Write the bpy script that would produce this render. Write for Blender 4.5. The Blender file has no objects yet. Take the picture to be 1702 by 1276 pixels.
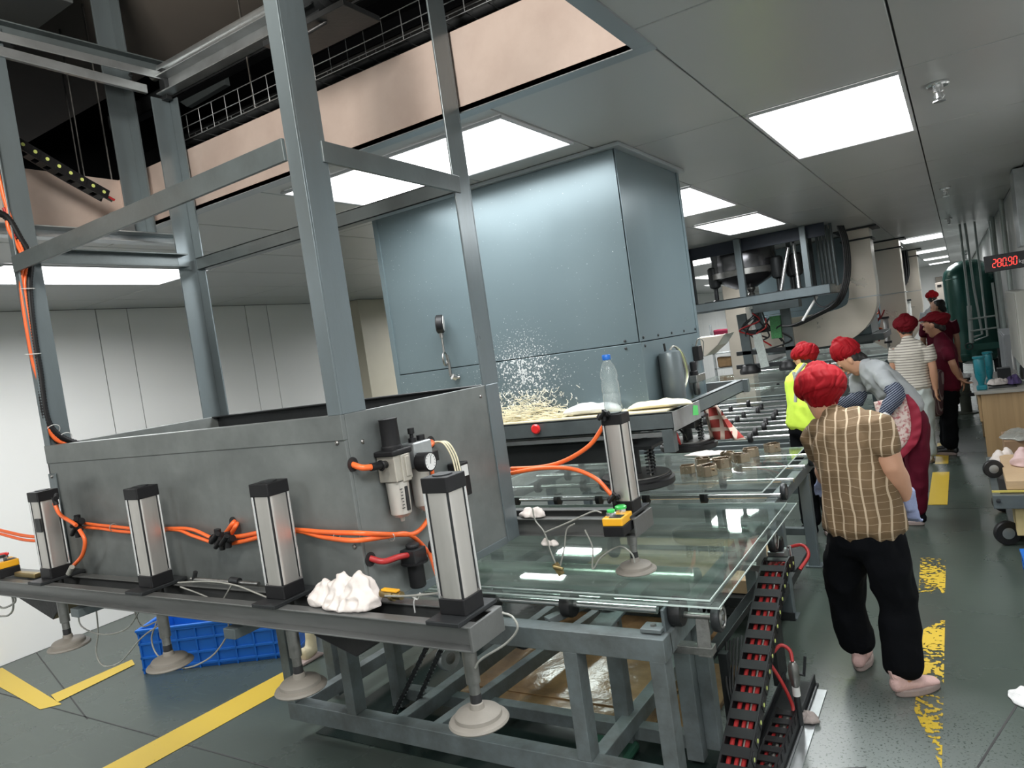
import bpy, bmesh, math, random
from mathutils import Vector, Matrix, noise
random.seed(7)
PI = math.pi
SC = bpy.context.scene
COL = SC.collection

# ------------------------------------------------------------------ camera
CAM_H = 1.8
YAW, PITCH, ROLL, FPX = 0.559752, 0.0450237, -0.143751, 1202.46
def cam_basis():
    cy, sy, cp, sp = math.cos(YAW), math.sin(YAW), math.cos(PITCH), math.sin(PITCH)
    F = Vector((-sy*cp, cy*cp, -sp)); R = Vector((cy, sy, 0)); U = R.cross(F)
    cr, sr = math.cos(ROLL), math.sin(ROLL)
    return R*cr + U*sr, U*cr - R*sr, F
R_, U_, F_ = cam_basis()
cd = bpy.data.cameras.new('camera'); cam = bpy.data.objects.new('camera', cd); COL.objects.link(cam)
cd.sensor_width = 36; cd.lens = 36*FPX/1702; cd.clip_start = .05; cd.clip_end = 100
cam.matrix_world = Matrix(((R_.x, U_.x, -F_.x, 0), (R_.y, U_.y, -F_.y, 0), (R_.z, U_.z, -F_.z, CAM_H), (0, 0, 0, 1)))
SC.camera = cam
def at(px, py, ax, val):
    """point of the room whose coordinate `ax` is val, surveyed from the photograph"""
    d = R_*((px-851)/FPX) - U_*((py-638)/FPX) + F_
    i = 'xyz'.index(ax); o = Vector((0, 0, CAM_H))
    return o + d*((val-o[i])/d[i])

# ------------------------------------------------------------------ light
SC.view_settings.view_transform = 'Standard'; SC.view_settings.look = 'None'
SC.view_settings.exposure = 0.12; SC.view_settings.gamma = 1.0; SC.view_settings.use_curve_mapping = False
W = bpy.data.worlds.new('world'); SC.world = W; W.use_nodes = True
W.node_tree.nodes['Background'].inputs[0].default_value = (.55, .6, .65, 1)
W.node_tree.nodes['Background'].inputs[1].default_value = .3
LAMP_W = 34.0      # watts of each ceiling light panel
SC.cycles.max_bounces = 8; SC.cycles.diffuse_bounces = 4; SC.cycles.glossy_bounces = 4
SC.cycles.transmission_bounces = 6; SC.cycles.transparent_max_bounces = 12
SC.cycles.sample_clamp_indirect = 4; SC.cycles.caustics_reflective = False; SC.cycles.caustics_refractive = False

# ------------------------------------------------------------------ materials
MATS = {}
def mat(name, col, rough=.5, metal=0, var=.0, scale=6, bump=0, bscale=40, dirt=None, dirt_amt=.4, dirt_scale=3, stretch=(1,1,1), coat=0, spec=.5):
    if name in MATS: return MATS[name]
    m = bpy.data.materials.new(name); m.use_nodes = True; MATS[name] = m
    nt = m.node_tree; N = nt.nodes; L = nt.links; b = N['Principled BSDF']
    b.inputs['Base Color'].default_value = (*col, 1); b.inputs['Roughness'].default_value = rough
    b.inputs['Metallic'].default_value = metal; b.inputs['Coat Weight'].default_value = coat
    b.inputs['Specular IOR Level'].default_value = spec
    tc = N.new('ShaderNodeTexCoord'); mp = N.new('ShaderNodeMapping'); mp.inputs['Scale'].default_value = stretch
    L.new(tc.outputs['Object'], mp.inputs[0])
    out = None
    if var or dirt:
        n = N.new('ShaderNodeTexNoise'); n.inputs['Scale'].default_value = scale; n.inputs['Detail'].default_value = 6
        L.new(mp.outputs[0], n.inputs[0])
        mx = N.new('ShaderNodeMix'); mx.data_type = 'RGBA'
        mx.inputs[6].default_value = (*[c*(1-var) for c in col], 1); mx.inputs[7].default_value = (*[min(1, c*(1+var)) for c in col], 1)
        L.new(n.outputs[0], mx.inputs[0]); out = mx.outputs[2]
        r = N.new('ShaderNodeMapRange'); r.inputs[3].default_value = max(.02, rough-.1); r.inputs[4].default_value = min(1, rough+.12)
        L.new(n.outputs[0], r.inputs[0]); L.new(r.outputs[0], b.inputs['Roughness'])
    if dirt:
        n2 = N.new('ShaderNodeTexNoise'); n2.inputs['Scale'].default_value = dirt_scale; n2.inputs['Detail'].default_value = 9; n2.inputs['Roughness'].default_value = .65
        L.new(mp.outputs[0], n2.inputs[0])
        cr = N.new('ShaderNodeValToRGB'); cr.color_ramp.elements[0].position = .40; cr.color_ramp.elements[1].position = .86
        cr.color_ramp.elements[1].color = (dirt_amt,)*3 + (1,)
        L.new(n2.outputs[0], cr.inputs[0])
        mx2 = N.new('ShaderNodeMix'); mx2.data_type = 'RGBA'; L.new(cr.outputs[0], mx2.inputs[0]); L.new(out, mx2.inputs[6])
        mx2.inputs[7].default_value = (*dirt, 1); out = mx2.outputs[2]
    if out is not None: L.new(out, b.inputs['Base Color'])
    if bump:
        n3 = N.new('ShaderNodeTexNoise'); n3.inputs['Scale'].default_value = bscale; n3.inputs['Detail'].default_value = 4
        L.new(mp.outputs[0], n3.inputs[0]); bp = N.new('ShaderNodeBump'); bp.inputs['Strength'].default_value = bump; bp.inputs['Distance'].default_value = .01
        L.new(n3.outputs[0], bp.inputs['Height']); L.new(bp.outputs[0], b.inputs['Normal'])
    return m
def emis(name, col, s):
    if name in MATS: return MATS[name]
    m = mat(name, col, .5); b = m.node_tree.nodes['Principled BSDF']
    b.inputs['Emission Color'].default_value = (*col, 1); b.inputs['Emission Strength'].default_value = s
    return m
def glassy(name, tint, refl=.9, dust=.04, ior=1.5, rough=.02, dcol=(.6,.65,.62)):
    """thin sheet: tinted see-through, fresnel reflection and a little dust"""
    m = bpy.data.materials.new(name); m.use_nodes = True; MATS[name] = m
    nt = m.node_tree; N = nt.nodes; L = nt.links; N.remove(N['Principled BSDF'])
    t = N.new('ShaderNodeBsdfTransparent'); t.inputs[0].default_value = (*tint, 1)
    g = N.new('ShaderNodeBsdfGlossy'); g.inputs['Roughness'].default_value = rough; g.inputs[0].default_value = (refl,)*3+(1,)
    ge = N.new('ShaderNodeNewGeometry'); dp = N.new('ShaderNodeVectorMath'); dp.operation = 'DOT_PRODUCT'; L.new(ge.outputs['Incoming'], dp.inputs[0]); L.new(ge.outputs['Normal'], dp.inputs[1])
    def mth(op, p, q=None, q_=0):
        n = N.new('ShaderNodeMath'); n.operation = op; L.new(p, n.inputs[0])
        if q is None: n.inputs[1].default_value = q_
        else: L.new(q, n.inputs[1])
        return n.outputs[0]
    ab = mth('ABSOLUTE', dp.outputs['Value']); iv = N.new('ShaderNodeMath'); iv.operation = 'SUBTRACT'; iv.inputs[0].default_value = 1; L.new(ab, iv.inputs[1])
    r0 = ((ior-1)/(ior+1))**2; pw = mth('POWER', iv.outputs[0], None, 4.2); sc = mth('MULTIPLY', pw, None, .75*(1-r0)); fr_ = mth('ADD', sc, None, r0)
    x = N.new('ShaderNodeMixShader'); L.new(fr_, x.inputs[0]); L.new(t.outputs[0], x.inputs[1]); L.new(g.outputs[0], x.inputs[2])
    d = N.new('ShaderNodeBsdfDiffuse'); d.inputs[0].default_value = (*dcol, 1)
    tc = N.new('ShaderNodeTexCoord'); n = N.new('ShaderNodeTexNoise'); n.inputs['Scale'].default_value = 5; n.inputs['Detail'].default_value = 8
    mp = N.new('ShaderNodeMapping'); mp.inputs['Scale'].default_value = (.6, 3, 1); L.new(tc.outputs['Object'], mp.inputs[0]); L.new(mp.outputs[0], n.inputs[0])
    r = N.new('ShaderNodeMapRange'); r.inputs[1].default_value = .35; r.inputs[2].default_value = .75; r.inputs[3].default_value = dust*.2; r.inputs[4].default_value = dust*2.5
    L.new(n.outputs[0], r.inputs[0])
    y = N.new('ShaderNodeMixShader'); L.new(r.outputs[0], y.inputs[0]); L.new(x.outputs[0], y.inputs[1]); L.new(d.outputs[0], y.inputs[2])
    L.new(y.outputs[0], N['Material Output'].inputs[0])
    return m
M = dict(
 paint=mat('grey_paint', (.125,.15,.155), .34, .35, .18, 7, .06, 60, (.05,.05,.045), .55, 4),
 paintv=mat('grey_paint_upright', (.16,.195,.21), .3, .4, .15, 5, .05, 50, (.09,.09,.075), .5, 3, (1,1,.3)),
 sheet=mat('grey_sheet_metal', (.20,.218,.212), .4, .35, .32, 3.0, .03, 30, (.07,.08,.08), 1, 2.6),
 frame=mat('weathered_frame_paint', (.17,.2,.205), .5, .2, .25, 9, .1, 60, (.06,.055,.045), 1, 6),
 beam=mat('brushed_beam_paint', (.2,.205,.2), .33, .55, .2, 8, .05, 80, (.05,.05,.045), .6, 3, (.3,1,1)),
 galv=mat('galvanised_steel', (.50,.53,.54), .35, .8, .2, 12, .04, 50, (.2,.2,.2), .5, 8),
 blue=mat('pale_blue_duct_paint', (.14,.188,.205), .3, .35, .05, 2.0, .02, 8),
 dark=mat('dark_steel', (.035,.038,.04), .45, .5, .3, 12, .08, 60),
 black=mat('black_rubber', (.012,.012,.013), .45, 0, .3, 20, .1, 90),
 bplastic=mat('black_plastic', (.010,.010,.011), .45, 0, .2, 20, spec=.3),
 alu=mat('brushed_aluminium', (.68,.655,.62), .36, .85, .05, 30, .02, 120, (.5,.47,.43), .35, 5, (3,3,.25)),
 chrome=mat('polished_steel', (.78,.78,.78), .16, .9, .08, 20),
 steel=mat('worn_steel', (.3,.3,.29), .35, .9, .3, 30, .1, 80, (.12,.1,.08), .6, 12),
 stainless=mat('stainless_duct', (.72,.65,.56), .3, .7, .04, 2.5),
 orange=mat('orange_hose', (.85,.15,.035), .35, 0, .12, 15),
 red=mat('red_hose', (.42,.03,.03), .4, 0, .15, 15),
 clear=mat('clear_tube', (.30,.30,.27), .25, 0, .1, 10),
 cup=mat('grey_suction_rubber', (.24,.22,.19), .6, 0, .2, 20, .1, 60, (.13,.12,.1), .6, 10),
 yellow=mat('yellow_plastic', (.85,.42,.02), .35, 0, .08, 8),
 white=mat('white_plastic', (.7,.7,.68), .4),
 brass=mat('dull_brass', (.36,.28,.13), .35, .9, .2, 20),
 bronze=mat('bronze_fitting', (.36,.29,.21), .28, .9, .25, 20),
 cloth=mat('white_cloth', (.72,.66,.62), .85, 0, .08, 12, .35, 35, (.5,.43,.39), .4, 14),
 pink=mat('primed_pink_panel', (.62,.51,.45), .42, .25, .1, 3, .06, 10, (.38,.27,.23), .5, 4),
 beige=mat('beige_panel', (.42,.37,.32), .6, 0, .1, 3, .05, 10),
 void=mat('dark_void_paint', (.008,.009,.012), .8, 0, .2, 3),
 wall=mat('white_wall_panel', (.82,.82,.80), .4, 0, .03, 2, .01, 20),
 ceil=mat('grey_ceiling_panel', (.44,.45,.445), .32, .12, .02, 1.5),
 seam=mat('dark_seam', (.04,.04,.04), .6),
 card=mat('cardboard', (.52,.37,.22), .7, 0, .12, 5, .1, 30, (.3,.19,.1), .5, 4),
 wetcard=mat('oiled_brown_card', (.30,.185,.09), .16, 0, .35, 6, .6, 7, (.1,.06,.03), 1, 5),
 crate=mat('blue_plastic', (.012,.14,.55), .35, 0, .08, 5),
 green=mat('dark_green_tank_paint', (.02,.10,.08), .22, .2, .15, 3, .02, 10),
 gpaint=mat('green_button', (.05,.5,.1), .3), rbutton=mat('red_button', (.75,.03,.03), .3),
 teal=mat('teal_tool_paint', (.01,.17,.21), .3, 0, .15, 8),
 pipe=mat('grey_green_pipe', (.42,.47,.45), .35, .3, .1, 10),
 skin=mat('skin', (.56,.30,.19), .5, 0, .08, 12, .05, 80),
 hair=mat('black_hair', (.012,.01,.009), .5, 0, .3, 60, .3, 120),
 capred=mat('red_cap_cloth', (.27,.006,.011), .7, 0, .15, 14, .3, 30, spec=.15),
 capdark=mat('dark_red_cap_cloth', (.15,.006,.012), .7, 0, .15, 14, .3, 30, spec=.15),
 trouser=mat('black_cloth', (.004,.0045,.006), .85, 0, .2, 10, .2, 30, spec=.1),
 maroon=mat('maroon_cloth', (.10,.007,.020), .75, 0, .2, 10, .2, 30, spec=.15),
 paleblue=mat('pale_jeans', (.47,.52,.50), .8, 0, .1, 10, .2, 40),
 greypolo=mat('grey_polo', (.32,.34,.35), .8, 0, .06, 10, .25, 30),
 glove=mat('blue_knit_glove', (.33,.38,.6), .85, 0, .12, 40, .4, 150),
 gwhite=mat('white_knit_glove', (.72,.70,.68), .85, 0, .1, 40, .4, 150),
 hivis=mat('hi_vis_yellow', (.62,.85,.08), .7, 0, .06, 10, .2, 30),
 shoepink=mat('pink_knit_shoe', (.68,.45,.42), .8, 0, .1, 30, .3, 120),
 sole=mat('pale_rubber_sole', (.33,.26,.24), .6, 0, .1, 20),
 lamp=emis('lit_lamp_diffuser', (1,1,1), 3.2),
 led=emis('red_led', (1,.04,.03), 3), lampframe=mat('white_lamp_frame', (.6,.6,.62), .4),
 wood=mat('wood_laminate', (.38,.26,.135), .4, 0, .35, 3, .03, 40, (.24,.15,.07), .6, 2.5, (9,9,.25)),
 dustw=mat('white_shavings', (.78,.76,.66), .8, 0, .1, 20),
 cream=mat('cream_strip', (.78,.72,.52), .6, 0, .1, 20),
 eye=mat('dark_eye', (.01,.01,.01), .2), lip=mat('lip', (.42,.15,.12), .5),
 purple=mat('purple_cloth', (.09,.06,.17), .8, 0, .2, 15, .3, 30),
)
M['glass'] = glassy('green_sheet_glass', (.86,.91,.885), .95, .03, 1.3)
M['gedge'] = mat('glass_cut_edge', (.62,.72,.68), .2, 0, .1, 10)
M['pet'] = glassy('clear_bottle_plastic', (.93,.96,.97), 1, .22, 1.25, .12)

def stripes(name, base, line, fx, fz=None, wx=.12, wz=.08, rough=.8, ax='X', rot=(0,0,0), warp=.0, bump=.25):
    """woven cloth with stripes along one axis (and optionally a second set)"""
    m = mat(name, base, rough, 0, .12, 12, bump, 35); nt = m.node_tree; N = nt.nodes; L = nt.links; b = N['Principled BSDF']
    tc = N.new('ShaderNodeTexCoord'); mp = N.new('ShaderNodeMapping'); mp.inputs['Rotation'].default_value = rot; L.new(tc.outputs['Object'], mp.inputs[0])
    src = mp.outputs[0]
    if warp:
        nz = N.new('ShaderNodeTexNoise'); nz.inputs['Scale'].default_value = 5; L.new(src, nz.inputs[0])
        ma = N.new('ShaderNodeVectorMath'); ma.operation = 'MULTIPLY_ADD'; ma.inputs[1].default_value = (warp,)*3; L.new(nz.outputs[1], ma.inputs[0]); L.new(src, ma.inputs[2]); src = ma.outputs[0]
    sx = N.new('ShaderNodeSeparateXYZ'); L.new(src, sx.inputs[0])
    prev = b.inputs['Base Color'].links[0].from_socket
    for a, f, w in ((ax, fx, wx), ('Z' if ax != 'Z' else 'X', fz, wz)):
        if not f: continue
        mu = N.new('ShaderNodeMath'); mu.operation = 'MULTIPLY'; mu.inputs[1].default_value = f; L.new(sx.outputs[a], mu.inputs[0])
        fr = N.new('ShaderNodeMath'); fr.operation = 'FRACT'; L.new(mu.outputs[0], fr.inputs[0])
        lt = N.new('ShaderNodeMath'); lt.operation = 'LESS_THAN'; lt.inputs[1].default_value = w; L.new(fr.outputs[0], lt.inputs[0])
        mx = N.new('ShaderNodeMix'); mx.data_type = 'RGBA'; L.new(lt.outputs[0], mx.inputs[0]); L.new(prev, mx.inputs[6]); mx.inputs[7].default_value = (*line, 1)
        prev = mx.outputs[2]
    L.new(prev, b.inputs['Base Color']); return m
M['plaid'] = stripes('brown_plaid_cotton', (.15,.095,.046), (.50,.39,.27), 21, 30, .17, .035, ax='X', warp=.045)
M['striped'] = stripes('cream_striped_knit', (.66,.62,.54), (.22,.19,.17), 36, None, .28, ax='Z')
M['sleeve'] = stripes('navy_pinstripe', (.02,.03,.06), (.35,.38,.45), 70, None, .2, ax='Z', rot=(0,.6,0))
M['apronstripe'] = stripes('grey_striped_apron', (.10,.05,.06), (.3,.24,.24), 50, None, .25, ax='X', rot=(0,0,.5))
M['tartan'] = stripes('red_tartan', (.42,.06,.05), (.75,.6,.5), 14, 14, .3, .3, ax='X', warp=.02)
def floral():
    m = mat('floral_apron_cloth', (.72,.58,.52), .8, 0, .1, 12, .25, 35); nt = m.node_tree; N = nt.nodes; L = nt.links; b = N['Principled BSDF']
    tc = N.new('ShaderNodeTexCoord'); v = N.new('ShaderNodeTexVoronoi'); v.inputs['Scale'].default_value = 38; L.new(tc.outputs['Object'], v.inputs[0])
    n = N.new('ShaderNodeTexNoise'); n.inputs['Scale'].default_value = 45; L.new(tc.outputs['Object'], n.inputs[0])
    cr = N.new('ShaderNodeValToRGB'); cr.color_ramp.elements[0].position = .46; cr.color_ramp.elements[0].color = (.72,.60,.55,1); cr.color_ramp.elements[1].position = .66; cr.color_ramp.elements[1].color = (.45,.12,.13,1)
    L.new(n.outputs[0], cr.inputs[0]); L.new(cr.outputs[0], b.inputs['Base Color']); return m
M['floral'] = floral()

def floor_mat():
    m = mat('green_epoxy_floor', (.060,.078,.066), .27, 0, .2, 1.3, .03, 25, (.04,.05,.045), .35, 1.7)
    nt = m.node_tree; N = nt.nodes; L = nt.links; b = N['Principled BSDF']
    prev = b.inputs['Base Color'].links[0].from_socket
    tc = N.new('ShaderNodeTexCoord'); mp = N.new('ShaderNodeMapping'); mp.inputs['Rotation'].default_value = (0,0,.7); mp.inputs['Scale'].default_value = (1,9,1); L.new(tc.outputs['Object'], mp.inputs[0])
    n = N.new('ShaderNodeTexNoise'); n.inputs['Scale'].default_value = 4; n.inputs['Detail'].default_value = 8; L.new(mp.outputs[0], n.inputs[0])
    cr = N.new('ShaderNodeValToRGB'); cr.color_ramp.elements[0].position = .6; cr.color_ramp.elements[1].position = .8; cr.color_ramp.elements[1].color = (.13,.13,.13,1)
    L.new(n.outputs[0], cr.inputs[0]); mx = N.new('ShaderNodeMix'); mx.data_type = 'RGBA'; L.new(cr.outputs[0], mx.inputs[0]); L.new(prev, mx.inputs[6]); mx.inputs[7].default_value = (.17,.2,.18,1)
    prev = mx.outputs[2]
    # painted bright reflection on the floor by the cable trough, broken by grit specks
    s = N.new('ShaderNodeVectorMath'); s.operation = 'DISTANCE'; s.inputs[1].default_value = (-.62, 2.9, 0); L.new(tc.outputs['Object'], s.inputs[0])
    mr = N.new('ShaderNodeMapRange'); mr.inputs[1].default_value = .25; mr.inputs[2].default_value = .95; mr.inputs[3].default_value = .62; mr.inputs[4].default_value = 0; L.new(s.outputs['Value'], mr.inputs[0])
    v = N.new('ShaderNodeTexNoise'); v.inputs['Scale'].default_value = 90; v.inputs['Detail'].default_value = 3; L.new(tc.outputs['Object'], v.inputs[0])
    lt = N.new('ShaderNodeMapRange'); lt.inputs[1].default_value = .36; lt.inputs[2].default_value = .42; L.new(v.outputs[0], lt.inputs[0])
    mu = N.new('ShaderNodeMath'); mu.operation = 'MULTIPLY'; L.new(mr.outputs[0], mu.inputs[0]); L.new(lt.outputs[0], mu.inputs[1])
    mx = N.new('ShaderNodeMix'); mx.data_type = 'RGBA'; L.new(mu.outputs[0], mx.inputs[0]); L.new(prev, mx.inputs[6]); mx.inputs[7].default_value = (.32,.35,.34,1)
    L.new(mx.outputs[2], b.inputs['Base Color']); return m
M['floor'] = floor_mat()
def worn_paint(name, thr):
    m = bpy.data.materials.new(name); m.use_nodes = True; nt = m.node_tree; N = nt.nodes; L = nt.links; b = N['Principled BSDF']
    b.inputs['Base Color'].default_value = (.62,.43,.045,1); b.inputs['Roughness'].default_value = .4
    tc = N.new('ShaderNodeTexCoord'); n = N.new('ShaderNodeTexNoise'); n.inputs['Scale'].default_value = 38; n.inputs['Detail'].default_value = 6; L.new(tc.outputs['Object'], n.inputs[0])
    n2 = N.new('ShaderNodeTexNoise'); n2.inputs['Scale'].default_value = 3.2; n2.inputs['Detail'].default_value = 3; L.new(tc.outputs['Object'], n2.inputs[0])
    ad = N.new('ShaderNodeMath'); ad.operation = 'MULTIPLY_ADD'; ad.inputs[1].default_value = .9; L.new(n2.outputs[0], ad.inputs[0]); L.new(n.outputs[0], ad.inputs[2])
    g = N.new('ShaderNodeMapRange'); g.inputs[1].default_value = thr; g.inputs[2].default_value = thr+.02; L.new(ad.outputs[0], g.inputs[0])
    t = N.new('ShaderNodeBsdfTransparent'); x = N.new('ShaderNodeMixShader'); L.new(g.outputs[0], x.inputs[0]); L.new(t.outputs[0], x.inputs[1]); L.new(b.outputs[0], x.inputs[2])
    L.new(x.outputs[0], N['Material Output'].inputs[0]); return m
M['line_fresh'] = worn_paint('yellow_floor_paint', .62); M['line_worn'] = worn_paint('chipped_yellow_floor_paint', .93)

# ------------------------------------------------------------------ builders
def tag(o, label=None, cat=None, group=None, kind=None):
    if label: o['label'] = label
    if cat: o['category'] = cat
    if group: o['group'] = group
    if kind: o['kind'] = kind
    return o
def wpos(o):
    p = Vector((0,0,0))
    while o: p += o.location; o = o.parent
    return p
def empty(name, loc, label=None, cat=None, group=None):
    o = bpy.data.objects.new(name, None); COL.objects.link(o); o.location = loc; o.empty_display_size = .1
    return tag(o, label, cat, group)
class MB:
    """collects shapes given in room coordinates and links them as one mesh object"""
    def __init__(s): s.v = []; s.f = []
    def add(s, vs, fs):
        n = len(s.v); s.v += [Vector(v) for v in vs]; s.f += [tuple(i+n for i in f) for f in fs]; return s
    def box(s, x0, x1, y0, y1, z0, z1):
        return s.add([(x0,y0,z0),(x1,y0,z0),(x1,y1,z0),(x0,y1,z0),(x0,y0,z1),(x1,y0,z1),(x1,y1,z1),(x0,y1,z1)],
                     [(3,2,1,0),(4,5,6,7),(0,1,5,4),(1,2,6,5),(2,3,7,6),(3,0,4,7)])
    def bar(s, p0, p1, w, h, up=(0,0,1)):
        p0 = Vector(p0); p1 = Vector(p1); t = (p1-p0).normalized(); u = Vector(up)
        if abs(t.dot(u)) > .98: u = Vector((0,1,0))
        a = t.cross(u).normalized()*w/2; b = a.cross(t).normalized()*h/2
        vs = [p+sa*a+sb*b for p in (p0, p1) for sa, sb in ((-1,-1),(1,-1),(1,1),(-1,1))]
        return s.add(vs, [(3,2,1,0),(4,5,6,7),(0,1,5,4),(1,2,6,5),(2,3,7,6),(3,0,4,7)])
    def tube(s, pts, r, n=10, cap=True, smooth_path=0):
        pts = [Vector(p) for p in pts]
        if smooth_path: pts = spline(pts, smooth_path)
        rs = r if isinstance(r, (list, tuple)) else [r]*len(pts)
        vs = []; fs = []; ref = None
        for i, p in enumerate(pts):
            t = (pts[min(i+1, len(pts)-1)]-pts[max(i-1, 0)])
            t = t.normalized() if t.length > 1e-9 else Vector((0,0,1))
            if ref is None: ref = Vector((0,0,1)) if abs(t.z) < .9 else Vector((1,0,0))
            a = ref - t*ref.dot(t); a.normalize(); ref = a; b = t.cross(a)
            vs += [p+(a*math.cos(2*PI*k/n)+b*math.sin(2*PI*k/n))*rs[i] for k in range(n)]
        for i in range(len(pts)-1):
            for k in range(n): fs.append((i*n+k, i*n+(k+1)%n, (i+1)*n+(k+1)%n, (i+1)*n+k))
        if cap: fs += [tuple(range(n))[::-1], tuple((len(pts)-1)*n+k for k in range(n))]
        return s.add(vs, fs)
    def lathe(s, c, prof, ax=(0,0,1), n=24, ref=None):
        """prof: (radius, height along ax)"""
        c = Vector(c); t = Vector(ax).normalized(); r0 = Vector((1,0,0)) if abs(t.x) < .9 else Vector((0,1,0))
        a = (r0 - t*r0.dot(t)).normalized(); b = t.cross(a); vs = []; fs = []
        for r, h in prof: vs += [c+t*h+(a*math.cos(2*PI*k/n)+b*math.sin(2*PI*k/n))*max(r, 1e-4) for k in range(n)]
        m = len(prof)
        for i in range(m-1):
            for k in range(n): fs.append((i*n+k, i*n+(k+1)%n, (i+1)*n+(k+1)%n, (i+1)*n+k))
        fs += [tuple(range(n))[::-1], tuple((m-1)*n+k for k in range(n))]
        return s.add(vs, fs)
    def cyl(s, p0, p1, r, n=20):
        p0 = Vector(p0); p1 = Vector(p1); return s.lathe(p0, [(r, 0), (r, (p1-p0).length)], p1-p0, n)
    def ring(s, c, ax, R, r, n=28, m=8):
        c = Vector(c); t = Vector(ax).normalized(); r0 = Vector((1,0,0)) if abs(t.x) < .9 else Vector((0,1,0))
        a = (r0 - t*r0.dot(t)).normalized(); b = t.cross(a); vs = []; fs = []
        for i in range(n):
            d = a*math.cos(2*PI*i/n)+b*math.sin(2*PI*i/n)
            vs += [c+d*(R+r*math.cos(2*PI*j/m))+t*r*math.sin(2*PI*j/m) for j in range(m)]
        for i in range(n):
            for j in range(m): fs.append((i*m+j, ((i+1)%n)*m+j, ((i+1)%n)*m+(j+1)%m, i*m+(j+1)%m))
        return s.add(vs, fs)
    def spring(s, p0, p1, R, r, turns=8):
        p0 = Vector(p0); p1 = Vector(p1); t = (p1-p0).normalized(); a = Vector((1,0,0)); b = t.cross(a).normalized()
        n = turns*10
        return s.tube([p0+(p1-p0)*(i/n)+(a*math.cos(2*PI*i/10)+b*math.sin(2*PI*i/10))*R for i in range(n+1)], r, 5)
    def prism(s, poly, ax, a0, a1):
        """polygon in the plane across axis ax, extruded from a0 to a1"""
        i = 'xyz'.index(ax); vs = []
        for a in (a0, a1):
            for p in poly:
                q = [p[0], p[1]]; q.insert(i, a); vs.append(q)
        n = len(poly)
        return s.add(vs, [tuple(range(n))[::-1], tuple(range(n, 2*n))]+[(k, (k+1)%n, n+(k+1)%n, n+k) for k in range(n)])
    def build(s, name, m, parent=None, smooth=False, bev=0, label=None, cat=None, group=None, kind=None, off=None):
        me = bpy.data.meshes.new(name); o = bpy.data.objects.new(name, me)
        org = wpos(parent) if parent else None
        if org is None:
            if off is not None: org = Vector(off)
            else:
                xs = [v.x for v in s.v]; ys = [v.y for v in s.v]; zs = [v.z for v in s.v]
                org = Vector(((min(xs)+max(xs))/2, (min(ys)+max(ys))/2, min(zs))) if (kind != 'structure') else Vector((0,0,0))
            o.location = org
        me.from_pydata([v-org for v in s.v], [], s.f)
        bm = bmesh.new(); bm.from_mesh(me); bmesh.ops.recalc_face_normals(bm, faces=bm.faces); bm.to_mesh(me); bm.free()
        me.materials.append(m if not isinstance(m, str) else M[m])
        COL.objects.link(o)
        if parent: o.parent = parent
        if smooth:
            me.shade_smooth()
            try: me.set_sharp_from_angle(angle=math.radians(smooth if smooth > 1 else 40))
            except Exception: pass
        if bev:
            b = o.modifiers.new('bevel', 'BEVEL'); b.width = bev; b.segments = 2; b.limit_method = 'ANGLE'
        return tag(o, label, cat, group, kind)
def spline(pts, k):
    out = []
    P = [pts[0]*2-pts[1]]+pts+[pts[-1]*2-pts[-2]]
    for i in range(1, len(P)-2):
        for j in range(k):
            t = j/k; a, b, c, d = P[i-1], P[i], P[i+1], P[i+2]
            out.append(.5*((2*b)+(c-a)*t+(2*a-5*b+4*c-d)*t*t+(3*b-a-3*c+d)*t**3))
    out.append(pts[-1]); return out
def copy_tree(o, loc=None, parent=None):
    c = o.copy(); COL.objects.link(c); c.parent = parent
    if loc is not None: c.location = loc
    for ch in list(o.children): copy_tree(ch, None, c)
    return c
def angle_post(a, b, z0, z1, sx, sy, lx=.06, ly=.095, t=.007):
    """upright L angle whose corner is at (a, b); legs run towards sx, sy"""
    m = MB(); x0, x1 = sorted((a, a+sx*lx)); y0, y1 = sorted((b, b+sy*ly)); m.box(x0, x1, *sorted((b, b+sy*t)), z0, z1); m.box(*sorted((a, a+sx*t)), *sorted((b+sy*t, b+sy*ly)), z0, z1)
    return m
def channel(p0, p1, w, h, t=.006, open_=1):
    """C channel along p0-p1, web vertical, flanges to side open_ """
    p0 = Vector(p0); p1 = Vector(p1); d = (p1-p0).normalized(); s = d.cross(Vector((0,0,1))).normalized()*open_; u = Vector((0,0,1))
    m = MB(); m.bar(p0+s*t/2, p1+s*t/2, t, h)
    for k in (-1, 1): m.bar(p0+s*w/2+u*k*(h/2-t/2), p1+s*w/2+u*k*(h/2-t/2), w, t)
    return m
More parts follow.
